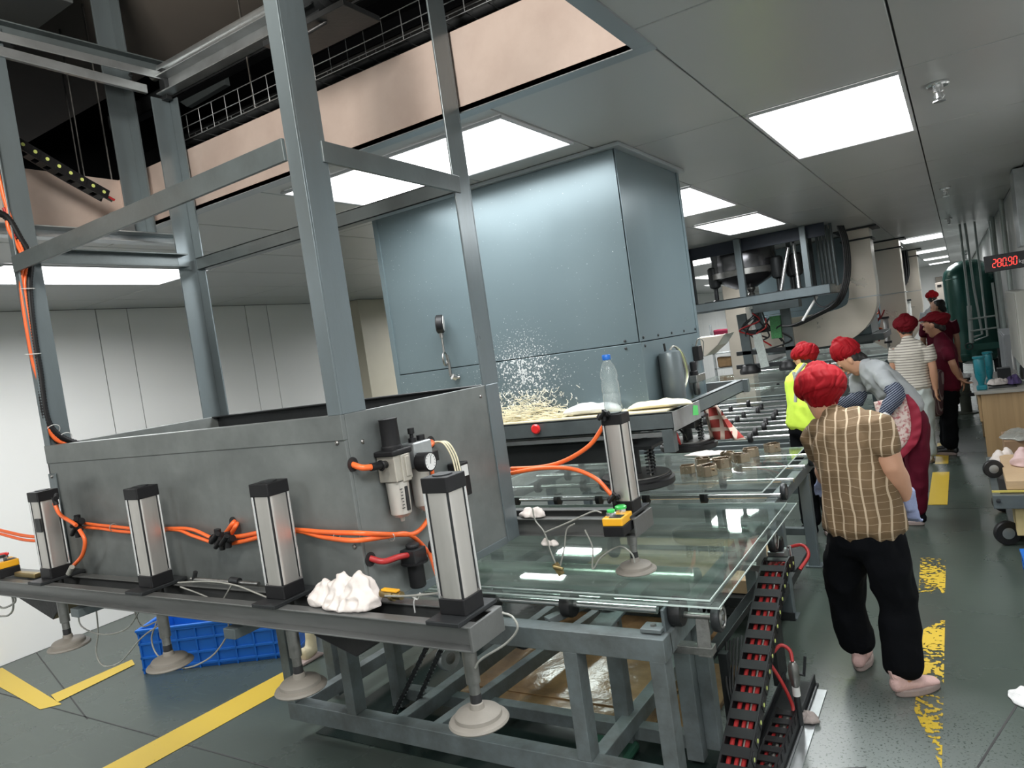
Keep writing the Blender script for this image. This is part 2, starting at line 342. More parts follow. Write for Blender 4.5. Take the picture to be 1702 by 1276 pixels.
def cloth_lump(name, c, rx, ry, h, m, label, cat='cloth', seed=0, parent=None, n=40, drape=0):
    """a crumpled cloth: folded heightfield with an irregular rim"""
    vs = []; fs = []; c = Vector(c)
    for layer in (0, 1):
        for i in range(n+1):
            for j in range(n+1):
                u = i/n*2-1; v = j/n*2-1
                a = math.atan2(v, u); r = max(abs(u), abs(v)); rim = 1+.28*noise.noise(Vector((math.cos(a)*1.7, math.sin(a)*1.7, seed)))
                x = math.cos(a)*r*rim; y = math.sin(a)*r*rim
                f = 1.1*noise.noise(Vector((x*1.9+seed, y*1.9, 3)))+.45*(1-abs(noise.noise(Vector((x*3.2+.5*y, y*2.6+seed, 7))))*2.6)+.18*(1-abs(noise.noise(Vector((x*8, y*6+seed, 2))))*2.6)
                z = max(0, 1-r**3.4)*(.60+.5*f)*h + (.015 if layer else .0)*(1-r*.5)
                vs.append(c+Vector((x*rx, y*ry, max(z, .002*layer))))
    k = (n+1)*(n+1)
    for L_ in (0, 1):
        for i in range(n):
            for j in range(n):
                q = [i*(n+1)+j, (i+1)*(n+1)+j, (i+1)*(n+1)+j+1, i*(n+1)+j+1]; q = [a_+L_*k for a_ in q]; fs.append(tuple(q if L_ else q[::-1]))
    mb = MB(); mb.add(vs[k:], [tuple(a_-k for a_ in f) for f in fs[n*n:]])
    o = mb.build(name, m, parent, smooth=80, label=label, cat=cat)
    so = o.modifiers.new('thick', 'SOLIDIFY'); so.thickness = .002; return o
def wheel(parent, name, c, ax, r, w, hubmat='steel', n=28, tyre='black'):
    c = Vector(c); a = Vector(ax).normalized(); m = MB()
    m.lathe(c-a*w/2, [(r*.62, 0), (r*.93, 0), (r, w*.18), (r, w*.82), (r*.93, w), (r*.62, w)], a, n)
    o = m.build(name, tyre, parent, smooth=35)
    h = MB(); h.lathe(c-a*w*.55, [(r*.2, 0), (r*.25, .0), (r*.6, w*.08), (r*.6, w*1.02), (r*.25, w*1.1), (r*.2, w*1.1)], a, n); h.build('hub', hubmat, o, smooth=35)
    return o
# ================================================================== THE ROOM
CZ = 2.68                                   # ceiling height
XL, XR, YN, YF = -6.35, .56, -3.0, 31.0
WX0, WX1, WY0, WY1 = -3.6, -.78, -.7, 2.23    # the opening in the ceiling above the lifting gantry
m = MB(); m.box(XL-.2, XR+2.2, YN, YF, -.12, 0); m.build('floor', 'floor', kind='structure')
def flat(name, poly, z0, z1, m_, **k):
    mb = MB(); mb.prism(poly, 'z', z0, z1); return mb.build(name, m_, kind='structure', **k)
# saw cuts in the floor
for i, (p, q) in enumerate([((-6.35,2.62),(-4.6,2.1)), ((-5.9,2.113),(-2.5,2.113)), ((-.11,3.05),(.05,3.6)), ((-.3,6.81),(.6,6.84)), ((-2.5,2.113),(-.478,2.93))]):
    d = (Vector(q)-Vector(p)).normalized(); n_ = Vector((-d.y, d.x))*.004
    flat('floor_joint', [(p[0]+n_.x,p[1]+n_.y),(q[0]+n_.x,q[1]+n_.y),(q[0]-n_.x,q[1]-n_.y),(p[0]-n_.x,p[1]-n_.y)], .0005, .0012, 'seam')
def line(poly, m_, dz=0): flat('floor_marking', poly, .0015+dz, .0025+dz, m_)
line([(-3.94,1.2),(-3.70,1.2),(-3.59,2.9),(-3.82,2.95)], 'line_fresh')
line([(-6.3,2.36),(-6.3,2.22),(-5.10,2.07),(-5.02,2.16)], 'line_fresh')
line([(-5.26,2.21),(-5.08,2.165),(-5.12,2.7),(-5.24,2.75)], 'line_fresh', .002)
line([(-.335,3.42),(-.225,3.0),(-.231,4.47),(-.33,4.3)], 'line_worn')
line([(-.374,4.85),(-.236,4.85),(-.236,5.55),(-.389,5.5)], 'line_worn')
line([(-.385,6.93),(-.242,6.93),(-.237,8.2),(-.382,8.2)], 'line_fresh')
line([(-.37,8.6),(-.25,8.6),(-.25,9.8),(-.37,9.8)], 'line_fresh')

# ceiling: steel panels hung edge to edge, joints left open under a dark backing
ceil = tag(bpy.data.objects.new('ceiling', None), kind='structure'); COL.objects.link(ceil)
def ceil_backing(x0, x1, y0, y1):
    mb = MB(); mb.box(x0, x1, y0, y1, CZ+.022, CZ+.03); mb.build('backing', 'seam', ceil)
ceil_backing(XL, WX0-.02, YN, YF); ceil_backing(WX0-.02, WX1+.02, WY1+.02, YF); ceil_backing(WX1+.02, XR+2, YN, YF); ceil_backing(WX0-.02, WX1+.02, YN, WY0-.02)
PXW, PYW = .635, 1.26
cache = {}
def panel(x0, x1, y0, y1):
    key = (round(x1-x0, 3), round(y1-y0, 3)); g = .0035
    if key not in cache:
        mb = MB(); w, d = key
        mb.box(g, w-g, g, d-g, .001, .02)
        o = mb.build('panel', 'ceil', ceil, bev=.003); cache[key] = o
    else:
        o = cache[key].copy(); COL.objects.link(o)
    o.location = (x0, y0, CZ)
    o.name = 'panel'
xs = [-.095+PXW*k for k in range(-9, 2)]; xs = [XL+.01]+[x for x in xs if x > XL+.2]+[1.2]
ys = [3.365+PYW*k for k in range(-4, 22)]
npan = 0
for i in range(len(xs)-1):
    for j in range(len(ys)-1):
        x0, x1, y0, y1 = xs[i], xs[i+1], ys[j], ys[j+1]
        if y0 < WY1 and y1 > WY0 and x0 < WX1+.05 and x1 > WX0-.05:
            rects = []
            if y1 > WY1+.13: rects.append((x0, x1, WY1+.05, y1))
            if x1 > WX1+.25: rects.append((WX1+.05, x1, y0, min(y1, WY1+.05)))
            if x0 < WX0-.25: rects.append((x0, WX0-.05, y0, min(y1, WY1+.05)))
            if y0 < WY0-.2: rects.append((x0, x1, y0, WY0-.05))
        else: rects = [(x0, x1, y0, y1)]
        for r in rects:
            if npan < 290: panel(*r); npan += 1
mb = MB(); mb.box(XL, 1.2, ys[-1], YF, CZ+.002, CZ+.02); mb.build('panel', 'ceil', ceil)
mb = MB(); mb.box(XL, 1.2, YN, ys[0], CZ+.002, CZ+.02); mb.build('panel', 'ceil', ceil)
# aluminium edge strip around the opening
mb = MB()
for (a, b, c, d) in ((WX0-.06, WX1+.06, WY1, WY1+.06), (WX1, WX1+.06, WY0, WY1), (WX0-.06, WX0, WY0, WY1), (WX0-.06, WX1+.06, WY0-.06, WY0)): mb.box(a, b, c, d, CZ-.004, CZ+.02)
mb.build('trim_1', mat('ceiling_edge_strip', (.33,.36,.38), .3, .5), kind='structure', bev=.002)
# the upstand of pink primed panels around the opening and the dark void above it
for (a, b, c, d) in ((WX0, WX1, WY1, WY1+.04), (WX1, WX1+.04, WY0, WY1), (WX0-.04, WX0, WY0, WY1), (WX0, WX1, WY0-.04, WY0)):
    mb = MB(); mb.box(a, b, c, d, CZ+.0, 2.965); mb.build('trim_2', 'pink', kind='structure')
mb = MB(); T = .05
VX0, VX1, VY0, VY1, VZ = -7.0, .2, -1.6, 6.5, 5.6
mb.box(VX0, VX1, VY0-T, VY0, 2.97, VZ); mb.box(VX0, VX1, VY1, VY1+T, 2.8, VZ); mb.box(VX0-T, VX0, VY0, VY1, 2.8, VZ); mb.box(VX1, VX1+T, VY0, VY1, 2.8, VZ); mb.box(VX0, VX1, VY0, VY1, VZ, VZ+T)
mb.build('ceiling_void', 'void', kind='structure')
mb = MB(); mb.prism([(-9,-1.5),(-3.0,-1.5),(-3.0,1.9),(-3.5,2.5),(-5.05,3.11),(-6.95,3.08)], 'z', 4.0, 4.05) if False else mb.box(-6.9, -3.2, -1.5, 3.1, 4.0, 4.1)
mb.build('ceiling_void_soffit', 'beige', kind='structure')
mb = MB(); mb.box(-3.2, -1.6, -1.5, 1.9, 4.3, 4.4); mb.build('ceiling_void_soffit', 'beige', kind='structure')

# left wall of tall white panels
wl = tag(bpy.data.objects.new('wall_left', None), kind='structure'); COL.objects.link(wl)
mb = MB(); mb.box(XL-.15, XL-.012, YN, YF, 0, CZ+.1); mb.build('backing', 'seam', wl)
edges = []; y = 3.528-1.565*4
while y < YF: edges += [y, y+.283]; y += 1.565
edges = [YN]+[e for e in edges if e > YN+.1 and e < YF-.1]+[YF]
for a, b in zip(edges, edges[1:]):
    mb = MB(); mb.box(XL-.012, XL, a+.004, b-.004, 0.001, CZ); mb.build('panel', 'wall', wl, bev=.002)
mb = MB(); mb.box(XL+.002, XL+.28, 6.50, 7.05, 0, CZ-.003); mb.build('wall_left_column', mat('beige_column', (.52,.48,.38), .5, 0, .12, 3, .02, 10), kind='structure', bev=.004)
mb = MB(); mb.box(XL+.001, XL+.02, 6.42, 6.50, 0, CZ-.003); mb.build('trim_3', 'white', kind='structure')
mb = MB(); mb.box(XL-.15, XR+2.2, YF, YF+.1, 0, CZ+.1); mb.build('wall_far', 'wall', kind='structure')
mb = MB(); mb.box(XL-.15, XR+2.2, YN-.1, YN, 0, CZ+.1); mb.build('wall_near', 'wall', kind='structure')
wr = tag(bpy.data.objects.new('wall_right', None), kind='structure'); COL.objects.link(wr)
mb = MB(); mb.box(1.2, 1.3, YN, 4.0, 0, CZ+.1); mb.box(XR+.012, 1.3, 4.0, YF, 0, CZ+.1); mb.build('backing', 'wall', wr)
y = 4.02
while y < 20:
    mb = MB(); mb.box(XR, XR+.012, y+.004, y+.96, 0.001, CZ); mb.build('panel', 'wall', wr, bev=.002); y += .965
mb = MB(); mb.box(XR, XR+.012, y, YF, 0.001, CZ); mb.build('panel', 'wall', wr)

# ceiling lights
def ceiling_light(x0, x1, y0, y1, label, group=None, power=LAMP_W):
    t = empty('ceiling_light', ((x0+x1)/2, (y0+y1)/2, CZ), label, 'light', group)
    mb = MB(); f = .012; z0 = CZ-.012
    mb.box(x0-f, x1+f, y0-f, y0, z0, CZ-.001); mb.box(x0-f, x1+f, y1, y1+f, z0, CZ-.001); mb.box(x0-f, x0, y0, y1, z0, CZ-.001); mb.box(x1, x1+f, y0, y1, z0, CZ-.001)
    mb.build('lamp_frame', 'lampframe', t)
    mb = MB(); mb.box(x0, x1, y0, y1, CZ-.008, CZ-.001); mb.build('diffuser', 'lamp', t)
    if power:
        l = bpy.data.lights.new('lamp_light', 'AREA'); l.shape = 'RECTANGLE'; l.size = x1-x0; l.size_y = y1-y0; l.energy = power*(x1-x0)*(y1-y0)/.72; l.color = (.96,.985,1); l.spread = math.radians(168)
        lo = bpy.data.objects.new('lamp_light', l); COL.objects.link(lo); lo.location = (0, 0, -.02); lo.parent = t
A1 = (-.70, -.113)
ceiling_light(*A1, 3.385, 4.6, 'nearest large square-looking light panel over the aisle, right of the blue duct')
ceiling_light(-2.58, -1.38, 2.39, 2.97, 'wide light panel seen through the posts of the grey lifting gantry', None, LAMP_W*.75)
ceiling_light(-1.96, -1.375, 4.65, 5.8, 'light panel just right of the pale blue duct, partly hidden by it')
ceiling_light(-1.94, -1.38, 6.53, 7.75, 'light panel above the near edge of the hanging press frame')
ceiling_light(-5.02, -4.42, 2.0, 3.29, 'light panel near the left wall, behind the gantry crossbar', None, LAMP_W*1.15)
far = 'small far light panels over the aisle'
for k, (y0, lab) in enumerate([(13.4,'nearest of the narrow far light panels over the aisle, left of the green tank'), (18.2,'second of the narrow far light panels over the aisle'), (23.2,'third narrow far light panel over the aisle'), (28.0,'last thin light panel over the aisle by the far wall')]):
    ceiling_light(*A1, y0, y0+1.2, lab, far, LAMP_W)
ceiling_light(-2.55, -1.95, 11.0, 12.2, 'light panel behind the hoses of the hanging press frame', None, LAMP_W)
ceiling_light(-1.97, -1.38, 18.0, 19.2, 'small light panel between the two stainless ducts', None, LAMP_W)
ceiling_light(-5.0, -4.4, 7.5, 8.7, 'light panel near the left wall glimpsed beside the blue duct edge', None, LAMP_W*1.8)
ceiling_light(-4.2, -3.6, 13.5, 14.7, 'light panel seen under the hanging press frame at left', None, LAMP_W*2)
ceiling_light(-4.2, -3.6, 22.0, 23.2, 'light panel deep in the hall near the left wall', None, LAMP_W*2)
for x, y, lab in ((.2,-1.6,'light panel behind the photographer over the aisle'), (-2.4,-1.9,'light panel behind the photographer at the near wall'), (-4.9,-1.6,'light panel behind the photographer near the left wall'), (-.4, .3,'light panel straight above the photographer')):       # the rest of the same grid
    ceiling_light(x, x+.585, y, y+1.2, lab, None, LAMP_W)
for x, y, lab in ((-3.3,9.6,'added fill light panel above the hanging press frame, left of its tank'), (-5.0,17.0,'added far fill light panel near the left wall'), (-2.9,17.5,'added far fill light panel left of the second stainless duct'), (-2.9,24.5,'added far fill light panel near the end wall'), (-1.9,25.0,'added far fill light panel between the ducts and the end wall')): ceiling_light(x, x+.585, y, y+1.2, lab, None, LAMP_W*1.2)  # panels added to brighten the far part of the hall
# unseen fill light added inside the void to brighten upstand and soffit
l = bpy.data.lights.new('void_fill_light', 'AREA'); l.size = .6; l.energy = 75; l.color = (1,.95,.88)
lo = bpy.data.objects.new('void_fill_light', l); COL.objects.link(lo); lo.location = (-1.0, .1, 3.25); lo.rotation_euler = Vector((-2.6, 1.6, .55)).to_track_quat('-Z', 'Y').to_euler()
# sprinkler heads
def sprinkler(x, y, label):
    t = empty('sprinkler_head', (x, y, CZ), label, 'sprinkler')
    mb = MB(); mb.lathe((x,y,CZ-.014), [(.04,0),(.045,.006),(.045,.013)], n=24); mb.build('cover_plate', 'chrome', t, smooth=35)
    mb = MB(); mb.lathe((x,y,CZ-.07), [(.006,0),(.012,.008),(.012,.03),(.02,.034),(.02,.056)], n=16); mb.build('nozzle', 'chrome', t, smooth=35)
    mb = MB(); mb.lathe((x,y,CZ-.078), [(.026,0),(.026,.003)], n=16)
    for s in (-1, 1): mb.tube([(x+s*.004,y,CZ-.075),(x+s*.02,y,CZ-.055),(x+s*.014,y,CZ-.035)], .0025, 6)
    mb.build('deflector', 'chrome', t, smooth=35)
sprinkler(.017, 3.75, 'chrome sprinkler head in the ceiling right of the large light panel')
sprinkler(.0, 7.6, 'chrome sprinkler head further along the aisle ceiling')
sprinkler(0.0, 11.0, 'tiny distant chrome sprinkler head above the green tank')
sprinkler(-4.55, 3.3, 'sprinkler head in the ceiling between gantry posts, over the left wall panels')
# ================================================================== THE LIFTING GANTRY
GX0, GX1, GY0, GY1, GZ0, GZ1 = -3.05, -1.44, 1.41, 2.19, 1.13, 1.695
G = empty('glass_lifting_gantry', (-2.25, 1.8, 0), 'large grey steel lifting gantry with sheet metal box, tall posts and air cylinders', 'machine')
T = .012
m = MB(); m.box(GX0, GX1, GY0, GY0+T, GZ0, GZ1-.07); m.box(GX0, GX1, GY0-.004, GY0+.045, GZ1-.07, GZ1-.065) if False else None; m.build('front_panel', 'sheet', G, bev=.002)
m = MB(); m.box(GX0, GX1, GY0-.003, GY0+T, GZ1-.07, GZ1); m.box(GX0, GX1, GY0+T, GY0+.035, GZ1-.006, GZ1); m.build('rim', 'sheet', G, bev=.002)
m = MB(); m.box(GX1-T, GX1+.001, GY0+T, GY1, GZ0, GZ1); m.build('side_panel', 'sheet', G, bev=.002)
m = MB(); m.box(GX1-.002, GX1+.006, GY1-.075, GY1+.003, GZ0-.002, GZ1); m.build('edge_strip', 'paintv', G, bev=.002)
m = MB(); m.box(GX1-.002, GX1+.004, GY0-.002, GY1-.076, GZ0-.006, GZ0+.02); m.build('edge_strip', 'paintv', G, bev=.002)
m = MB(); m.box(GX0, GX1, GY1-T, GY1, GZ0, GZ1); m.box(GX0, GX1, GY1-.04, GY1-T, GZ1-.006, GZ1); m.build('back_panel', 'dark', G, bev=.002)
m = MB(); m.box(GX0, GX0+T, GY0, GY1, GZ0, GZ1-.001); m.build('side_panel', 'sheet', G, bev=.002)
m = MB(); m.box(GX0+T, GX1-T, GY0+T, GY1-T, GZ0, GZ0+.01); m.build('bottom_panel', 'dark', G)
m = MB(); m.box(GX0+.001, GX0+.055, GY0-.006, GY0, GZ0, GZ1-.11); m.build('edge_strip', 'paintv', G, bev=.002)
for (x, y, z, a) in ((GX0+.03, GY0-.006, 1.575, (0,-1,0)), (GX1-.03, GY0, 1.62, (0,-1,0)), (GX1-.025, GY0, 1.33, (0,-1,0)), (GX1, 1.475, 1.61, (1,0,0)), (GX1, 2.08, 1.66, (1,0,0))):
    mb = MB(); mb.lathe((x,y,z), [(.007,0),(.007,.003),(.004,.006)], a, 8); mb.build('bolt', 'steel', G, smooth=30)
# posts: L angles
for (a, b, z0, z1, sx, sy) in ((GX0, GY0, GZ1-.01, 3.34, 1, 1), (GX1, GY0, GZ1, 4.0, -1, 1), (GX0, GY1+.02, 1.2, 3.20, 1, -1), (GX1, GY1+.02, GZ1, 4.0, -1, -1)):
    angle_post(a, b, z0, z1, sx, sy, .034 if (a == GX0 and b == GY0) else .062 if a == GX0 else .05, .1).build('post', 'paintv', G, bev=.0015)
m = MB(); m.box(-3.345, -3.335, 2.08, 2.18, 2.6, 4.2); m.box(-3.335, -3.27, 2.17, 2.18, 2.6, 4.2); m.build('post', 'paintv', G, bev=.0015)
# crossbars
def xbar(name, p0, p1, w, h, mt='paint', bev=.002): mb = MB(); mb.bar(p0, p1, w, h); return mb.build(name, mt, G, bev=bev)
xbar('crossbar', (GX0+.02, GY0-.005, 2.40), (GX1-.05, GY0-.005, 2.425), .012, .062)
xbar('crossbar', (GX1-.0, GY0+.08, 2.42), (GX1-.0, GY1-.05, 2.405), .012, .06)
channel((GX0, GY0+.05, 2.435), (GX0, GY1-.05, 2.435), .045, .062, .006, 1).build('crossbar', 'paint', G, bev=.0015)
channel((GX0+.03, GY1, 2.42), (GX1-.03, GY1, 2.425), .045, .058, .006, -1).build('crossbar', 'paint', G, bev=.0015)
# top members
channel((GX0-.02, GY0+.02, 3.325), (GX0-.02, GY1+.03, 3.345), .045, .065, .006, 1).build('top_rail', 'paint', G, bev=.0015)
xbar('top_rail', (GX0+.03, GY0+.02, 3.285), (GX0+.03, GY1+.0, 3.30), .008, .036, 'galv')
xbar('top_rail', (GX0+.01, GY0+.02, 3.235), (GX0+.01, GY1-.1, 3.225), .02, .04, 'galv')
m = MB(); m.tube([(GX0-.08, GY1+.01, 3.345), (-1.5, GY1+.01, 3.345)], .028, 16); m.build('top_tube', 'galv', G, smooth=40)
channel((GX0+.02, GY1+.0, 3.25), (-1.4, GY1+.0, 3.25), .06, .085, .007, 1).build('top_rail', 'galv', G, bev=.0015)
m = MB(); m.box(GX0+.01, GX0+.05, GY1-.03, GY1+.0, 3.19, 3.33); m.build('bracket', 'dark', G, bev=.002)
for p in (at(21,75,'x',GX0+.006), at(216,125,'x',GX0+.006)):
    mb = MB(); mb.lathe(p, [(.008,0),(.008,.006)], (1,0,0), 12); mb.build('bolt', 'dark', G)
channel((-3.25, 1.3, 2.575), (-3.25, 2.26, 2.575), .07, .05, .006, 1).build('tray_rail', 'galv', G, bev=.0015)
m = MB(); m.box(-3.35, -3.30, 2.0, 2.09, 2.60, 2.72); m.build('bracket', 'galv', G, bev=.003)
# lifting beams, each a pair of channels with end plate
def lifting_beam(y0, y1, z0, z1, xl, xr):
    b = channel((xl, y0+.033, (z0+z1)/2), (xr, y0+.033, (z0+z1)/2), .033, z1-z0, .005, 1); a = b.build('lifting_beam', 'beam', G, bev=.0015)
    c = channel((xl, y1, (z0+z1)/2), (xr, y1, (z0+z1)/2), .035, z1-z0, .005, 1); c.build('channel', 'beam', a, bev=.0015)
    e = MB(); e.box(xr-.004, xr+.004, y0, y1, z0, z1); e.build('end_plate', 'beam', a, bev=.002)
    t_ = MB(); t_.box(xl, xr-.02, y0+.02, y1-.02, z0-.006, z0-.001); t_.build('under_plate', 'dark', a)
    return a
lifting_beam(1.256, 1.39, 1.143, 1.203, -3.62, -.992)
lifting_beam(2.225, 2.385, 1.118, 1.182, -3.4, -.992)
# arms tying the beams to the box
for x in (-2.7, -1.85):
    mb = MB(); mb.bar((x, 1.25, 1.115), (x, 2.39, 1.11), .05, .03); mb.build('beam_arm', 'paint', G, bev=.002)
# air cylinders with suction cups
def rsq(h, r, k=5):
    out = []
    for cx, cy, a0 in ((h-r, h-r, 0), (-h+r, h-r, 90), (-h+r, -h+r, 180), (h-r, -h+r, 270)):
        for i in range(k): a = math.radians(a0+90*i/(k-1)); out.append((cx+r*math.cos(a), cy+r*math.sin(a)))
    return out
def cylinder(x, y, zb, zt, cup_z, plate=.16):
    m = MB(); m.prism([(x+a, y+b) for a, b in rsq(.034, .014, 6)], 'z', zb+.045, zt-.034)
    c = m.build('air_cylinder', 'alu', G, smooth=25)
    m = MB(); m.prism([(x+a, y+b) for a, b in rsq(.0385, .004, 3)], 'z', zt-.036, zt); m.build('end_cap', 'bplastic', c, bev=.002)
    for sx in (-1, 1):
        for sy in (-1, 1): m = MB(); m.box(x+sx*.030-.0022, x+sx*.030+.0022, y+sy*.030-.0022, y+sy*.030+.0022, zb+.046, zt-.035); m.build('groove', 'dark', c)
    m = MB(); m.lathe((x, y, zt), [(.024,0),(.024,.003),(.017,.003)], n=24); m.build('cap_disc', 'dark', c, smooth=30)
    m = MB(); m.prism([(x+a, y+b) for a, b in rsq(.0385, .004, 3)], 'z', zb+.012, zb+.05); m.build('end_cap', 'bplastic', c, bev=.002)
    m = MB(); m.box(x-.05, x+.045, y-plate/2, y+plate/2, zb+.001, zb+.012); m.build('mounting_plate', 'dark', c, bev=.002)
    for sx in (-1, 1):
        for sy in (-1, 1):
            if (sx, sy) == (1, -1): continue
            m = MB(); m.cyl((x+sx*.034, y+sy*.034, zb+.045), (x+sx*.034, y+sy*.034, zt-.03), .0035, 8); m.build('tie_rod', 'chrome', c, smooth=40)
            m = MB(); m.lathe((x+sx*.031, y+sy*.031, zb+.05), [(.006,0),(.006,.005)], n=6); m.build('nut', 'steel', c)
    m = MB(); m.lathe((x, y, cup_z+.035), [(.009,0),(.011,.02),(.013,.022),(.013,.058),(.017,.06),(.018,zb-cup_z-.04)], n=18); m.build('piston_rod', 'steel', c, smooth=35)
    m = MB(); m.lathe((x, y, cup_z+.03), [(.014,0),(.014,.035),(.010,.05)], n=18); m.build('joint', 'black', c, smooth=35)
    m = MB(); m.lathe((x, y, cup_z), [(.060,0),(.0715,.001),(.073,.004),(.070,.009),(.060,.013),(.057,.0135),(.056,.022),(.052,.026),(.030,.031),(.018,.034),(.016,.046),(.012,.05)], n=40); m.build('suction_cup', 'cup', c, smooth=35)
    return c
CYL = [-2.935, -2.295, -1.67, -1.055]
cs = [cylinder(x, 1.323, 1.203, 1.538, .942) for x in CYL]
cr = cylinder(-1.045, 2.305, 1.182, 1.535, .975, .19)
m = MB(); m.box(-2.944, -2.906, 1.2840, 1.2884, 1.39, 1.44); m.build('rating_plate', 'dark', cs[0])
# hoses -------------------------------------------------------------
def hose(pts, r=.006, mt='orange', name='hose', parent=G, k=6, n=8): mb = MB(); mb.tube([Vector(p) for p in pts], r, n, smooth_path=k); return mb.build(name, mt, parent, smooth=60)
yp = 1.392
CX = GX0+.026
def A(l, ax='y', v=yp): return [at(px, py, ax, v) for px, py in l]
hose(A([(0,881),(40,890),(75,893)], v=1.36), .007); hose(A([(0,887),(40,897),(72,899)], v=1.36), .006)
hose(A([(132,868),(160,872),(200,876),(232,880)])); hose(A([(135,876),(165,878),(200,883),(235,885)]), .006)
hose(A([(232,880),(290,878),(320,880),(350,893)])); hose(A([(235,885),(290,880),(320,890),(352,901)]), .006)
hose(A([(385,893),(405,890),(437,884),(480,880),(540,884)])+A([(600,886),(660,888),(693,884),(715,855),(722,815),(716,770)], 'x', GX1+.03), .007)
hose(A([(385,903),(410,898),(437,891),(490,882),(540,893)])+A([(590,898),(640,892),(680,888),(712,918)], 'x', GX1+.03)+A([(724,945),(736,980)], 'y', 1.35), .007)
hose(A([(370,893),(378,882),(388,868)], v=1.395)+[at(392,866,'y',1.44)], .007); hose(A([(378,897),(386,884),(393,872)], v=1.392)+[at(395,868,'y',1.44)], .007)
hose(A([(90,836),(100,855),(120,868),(127,873)], v=1.33), .007); hose(A([(132,880),(141,898),(137,922),(122,940)], v=1.33), .007)
m = MB(); m.lathe(at(388,868,'y',GY0), [(.018,0),(.018,.002)], (0,-1,0), 20); m.build('cable_hole', 'black', G)
def fitting(c, name='tee_fitting', s=1, mt='bplastic'):
    c = Vector(c); mb = MB(); mb.cyl(c-Vector((.028*s,0,.006)), c+Vector((.028*s,0,.006)), .0105*s, 12); mb.cyl(c-Vector((0,0,.024*s)), c+Vector((.004,0,.024*s)), .0095*s, 12); mb.cyl(c+Vector((-.02*s,-.01,-.012)), c+Vector((.018*s,-.012,.016)), .008*s, 10)
    mb.ring(c+Vector((.02*s,0,.004)), (1,0,.2), .0105*s, .002, 14, 6); mb.ring(c-Vector((.02*s,0,.004)), (1,0,.2), .0105*s, .002, 14, 6)
    return mb.build(name, mt, G, smooth=40)
fitting(at(129,868,'y',1.37), s=1.15); fitting(at(128,882,'y',1.36)); fitting(at(362,893,'y',1.375), s=1.1); fitting(at(378,897,'y',1.37)); fitting(at(368,902,'y',1.372), s=.9)
for c_, z_ in ((cs[0], 1.52),):
    mb = MB(); p = at(90,826,'y',1.28); mb.cyl(p+Vector((-.012,.015,.004)), p+Vector((.02,-.004,-.004)), .0085, 12); mb.cyl(p, p+Vector((.006,0,-.028)), .009, 12); mb.build('elbow_fitting', 'bplastic', G, smooth=40)
mb = MB(); p = at(118,948,'y',1.29); mb.cyl(p+Vector((-.02,.0,-.012)), p+Vector((.012,0,.014)), .009, 12); mb.build('elbow_fitting', 'clear', G, smooth=40)
for px, py in ((188,876), (463,882), (650,892), (560,890)):     # cable ties
    ax, v = ('y', yp) if px < 590 else ('x', GX1+.03)
    mb = MB(); mb.ring(at(px, py, ax, v), (1, 0, -.1) if px < 590 else (0, 1, 0), .0125, .0014, 16, 5); mb.build('cable_tie', 'clear', G)
hose(A([(850,779),(900,776),(940,765),(980,740),(1003,708)], 'y', 2.28), .008); hose(A([(850,786),(900,778),(950,779),(990,795),(1016,822)], 'y', 2.27), .008)
fitting(at(1003,690,'y',2.25), 'elbow_fitting', .8); fitting(at(1020,828,'y',2.25), 'elbow_fitting', .8)
# thin clear vacuum tubes
def vac(l, v=1.33, r=.0027): hose([at(a, b, 'y', v) for a, b in l], r, 'clear', 'vacuum_tube')
vac([(130,1010),(135,1040),(170,1054),(210,1045),(232,1015)]); vac([(160,1012),(163,1050),(160,1085),(172,1106),(200,1100),(235,1060),(262,1040),(270,1030)]); vac([(222,1010),(235,1040),(262,1032)], 1.36)
vac([(262,1030),(252,1062),(265,1092),(305,1110),(350,1092),(378,1055),(380,1035)]); vac([(835,1018),(852,1025),(860,1045),(840,1070),(800,1095),(790,1110)], 1.30)
vac([(236,960),(232,945),(240,930),(245,925)], 1.37); vac([(296,968),(345,966),(390,972),(425,985),(452,996)], 1.3); vac([(640,990),(680,990),(735,985)], 1.33, .003)
vac([(300,975),(340,990),(352,998)], 1.33); vac([(385,972),(372,995)], 1.33); vac([(0,968),(18,985),(22,1010),(14,1022),(0,1024)], 1.3, .004); vac([(-10,1000),(5,1010),(25,1000),(22,985)], 1.3, .004)
vac([(940,975),(925,1000),(925,1040)], 1.9) if False else None
def vac2(l, v=2.2): vac(l, v, .003)
vac2([(885,845),(890,865),(905,885),(915,915),(925,940)]); vac2([(905,885),(945,868),(985,850),(1000,852)]); vac2([(930,945),(938,910),(942,880),(955,870)]); vac2([(972,880),(985,910),(985,945),(1000,925),(1030,908),(1050,920),(1055,935)]); 
mb = MB(); mb.bar(at(922,936,'y',2.18), at(934,955,'y',2.18), .018, .02); mb.cyl(at(920,942,'y',2.17), at(936,946,'y',2.17), .007, 10); mb.build('brass_valve', 'brass', G, bev=.002)
for l in ([(318,1000),(345,1000),(420,1005)],): hose([at(a, b, 'y', 1.4) for a, b in l], .006, 'steel', 'pipe', k=2)
# push rod pipe above the beam and check valve
mb = MB(); mb.cyl(at(318,962,'y',1.36), at(430,970,'y',1.36), .006, 10); mb.build('pipe', 'steel', G, smooth=40)
mb = MB(); mb.cyl(at(384,964,'y',1.36), at(398,966,'y',1.36), .011, 10); mb.cyl(at(322,965,'y',1.36), at(325,950,'y',1.36), .007, 8); mb.build('coupling', 'dark', G, smooth=40)
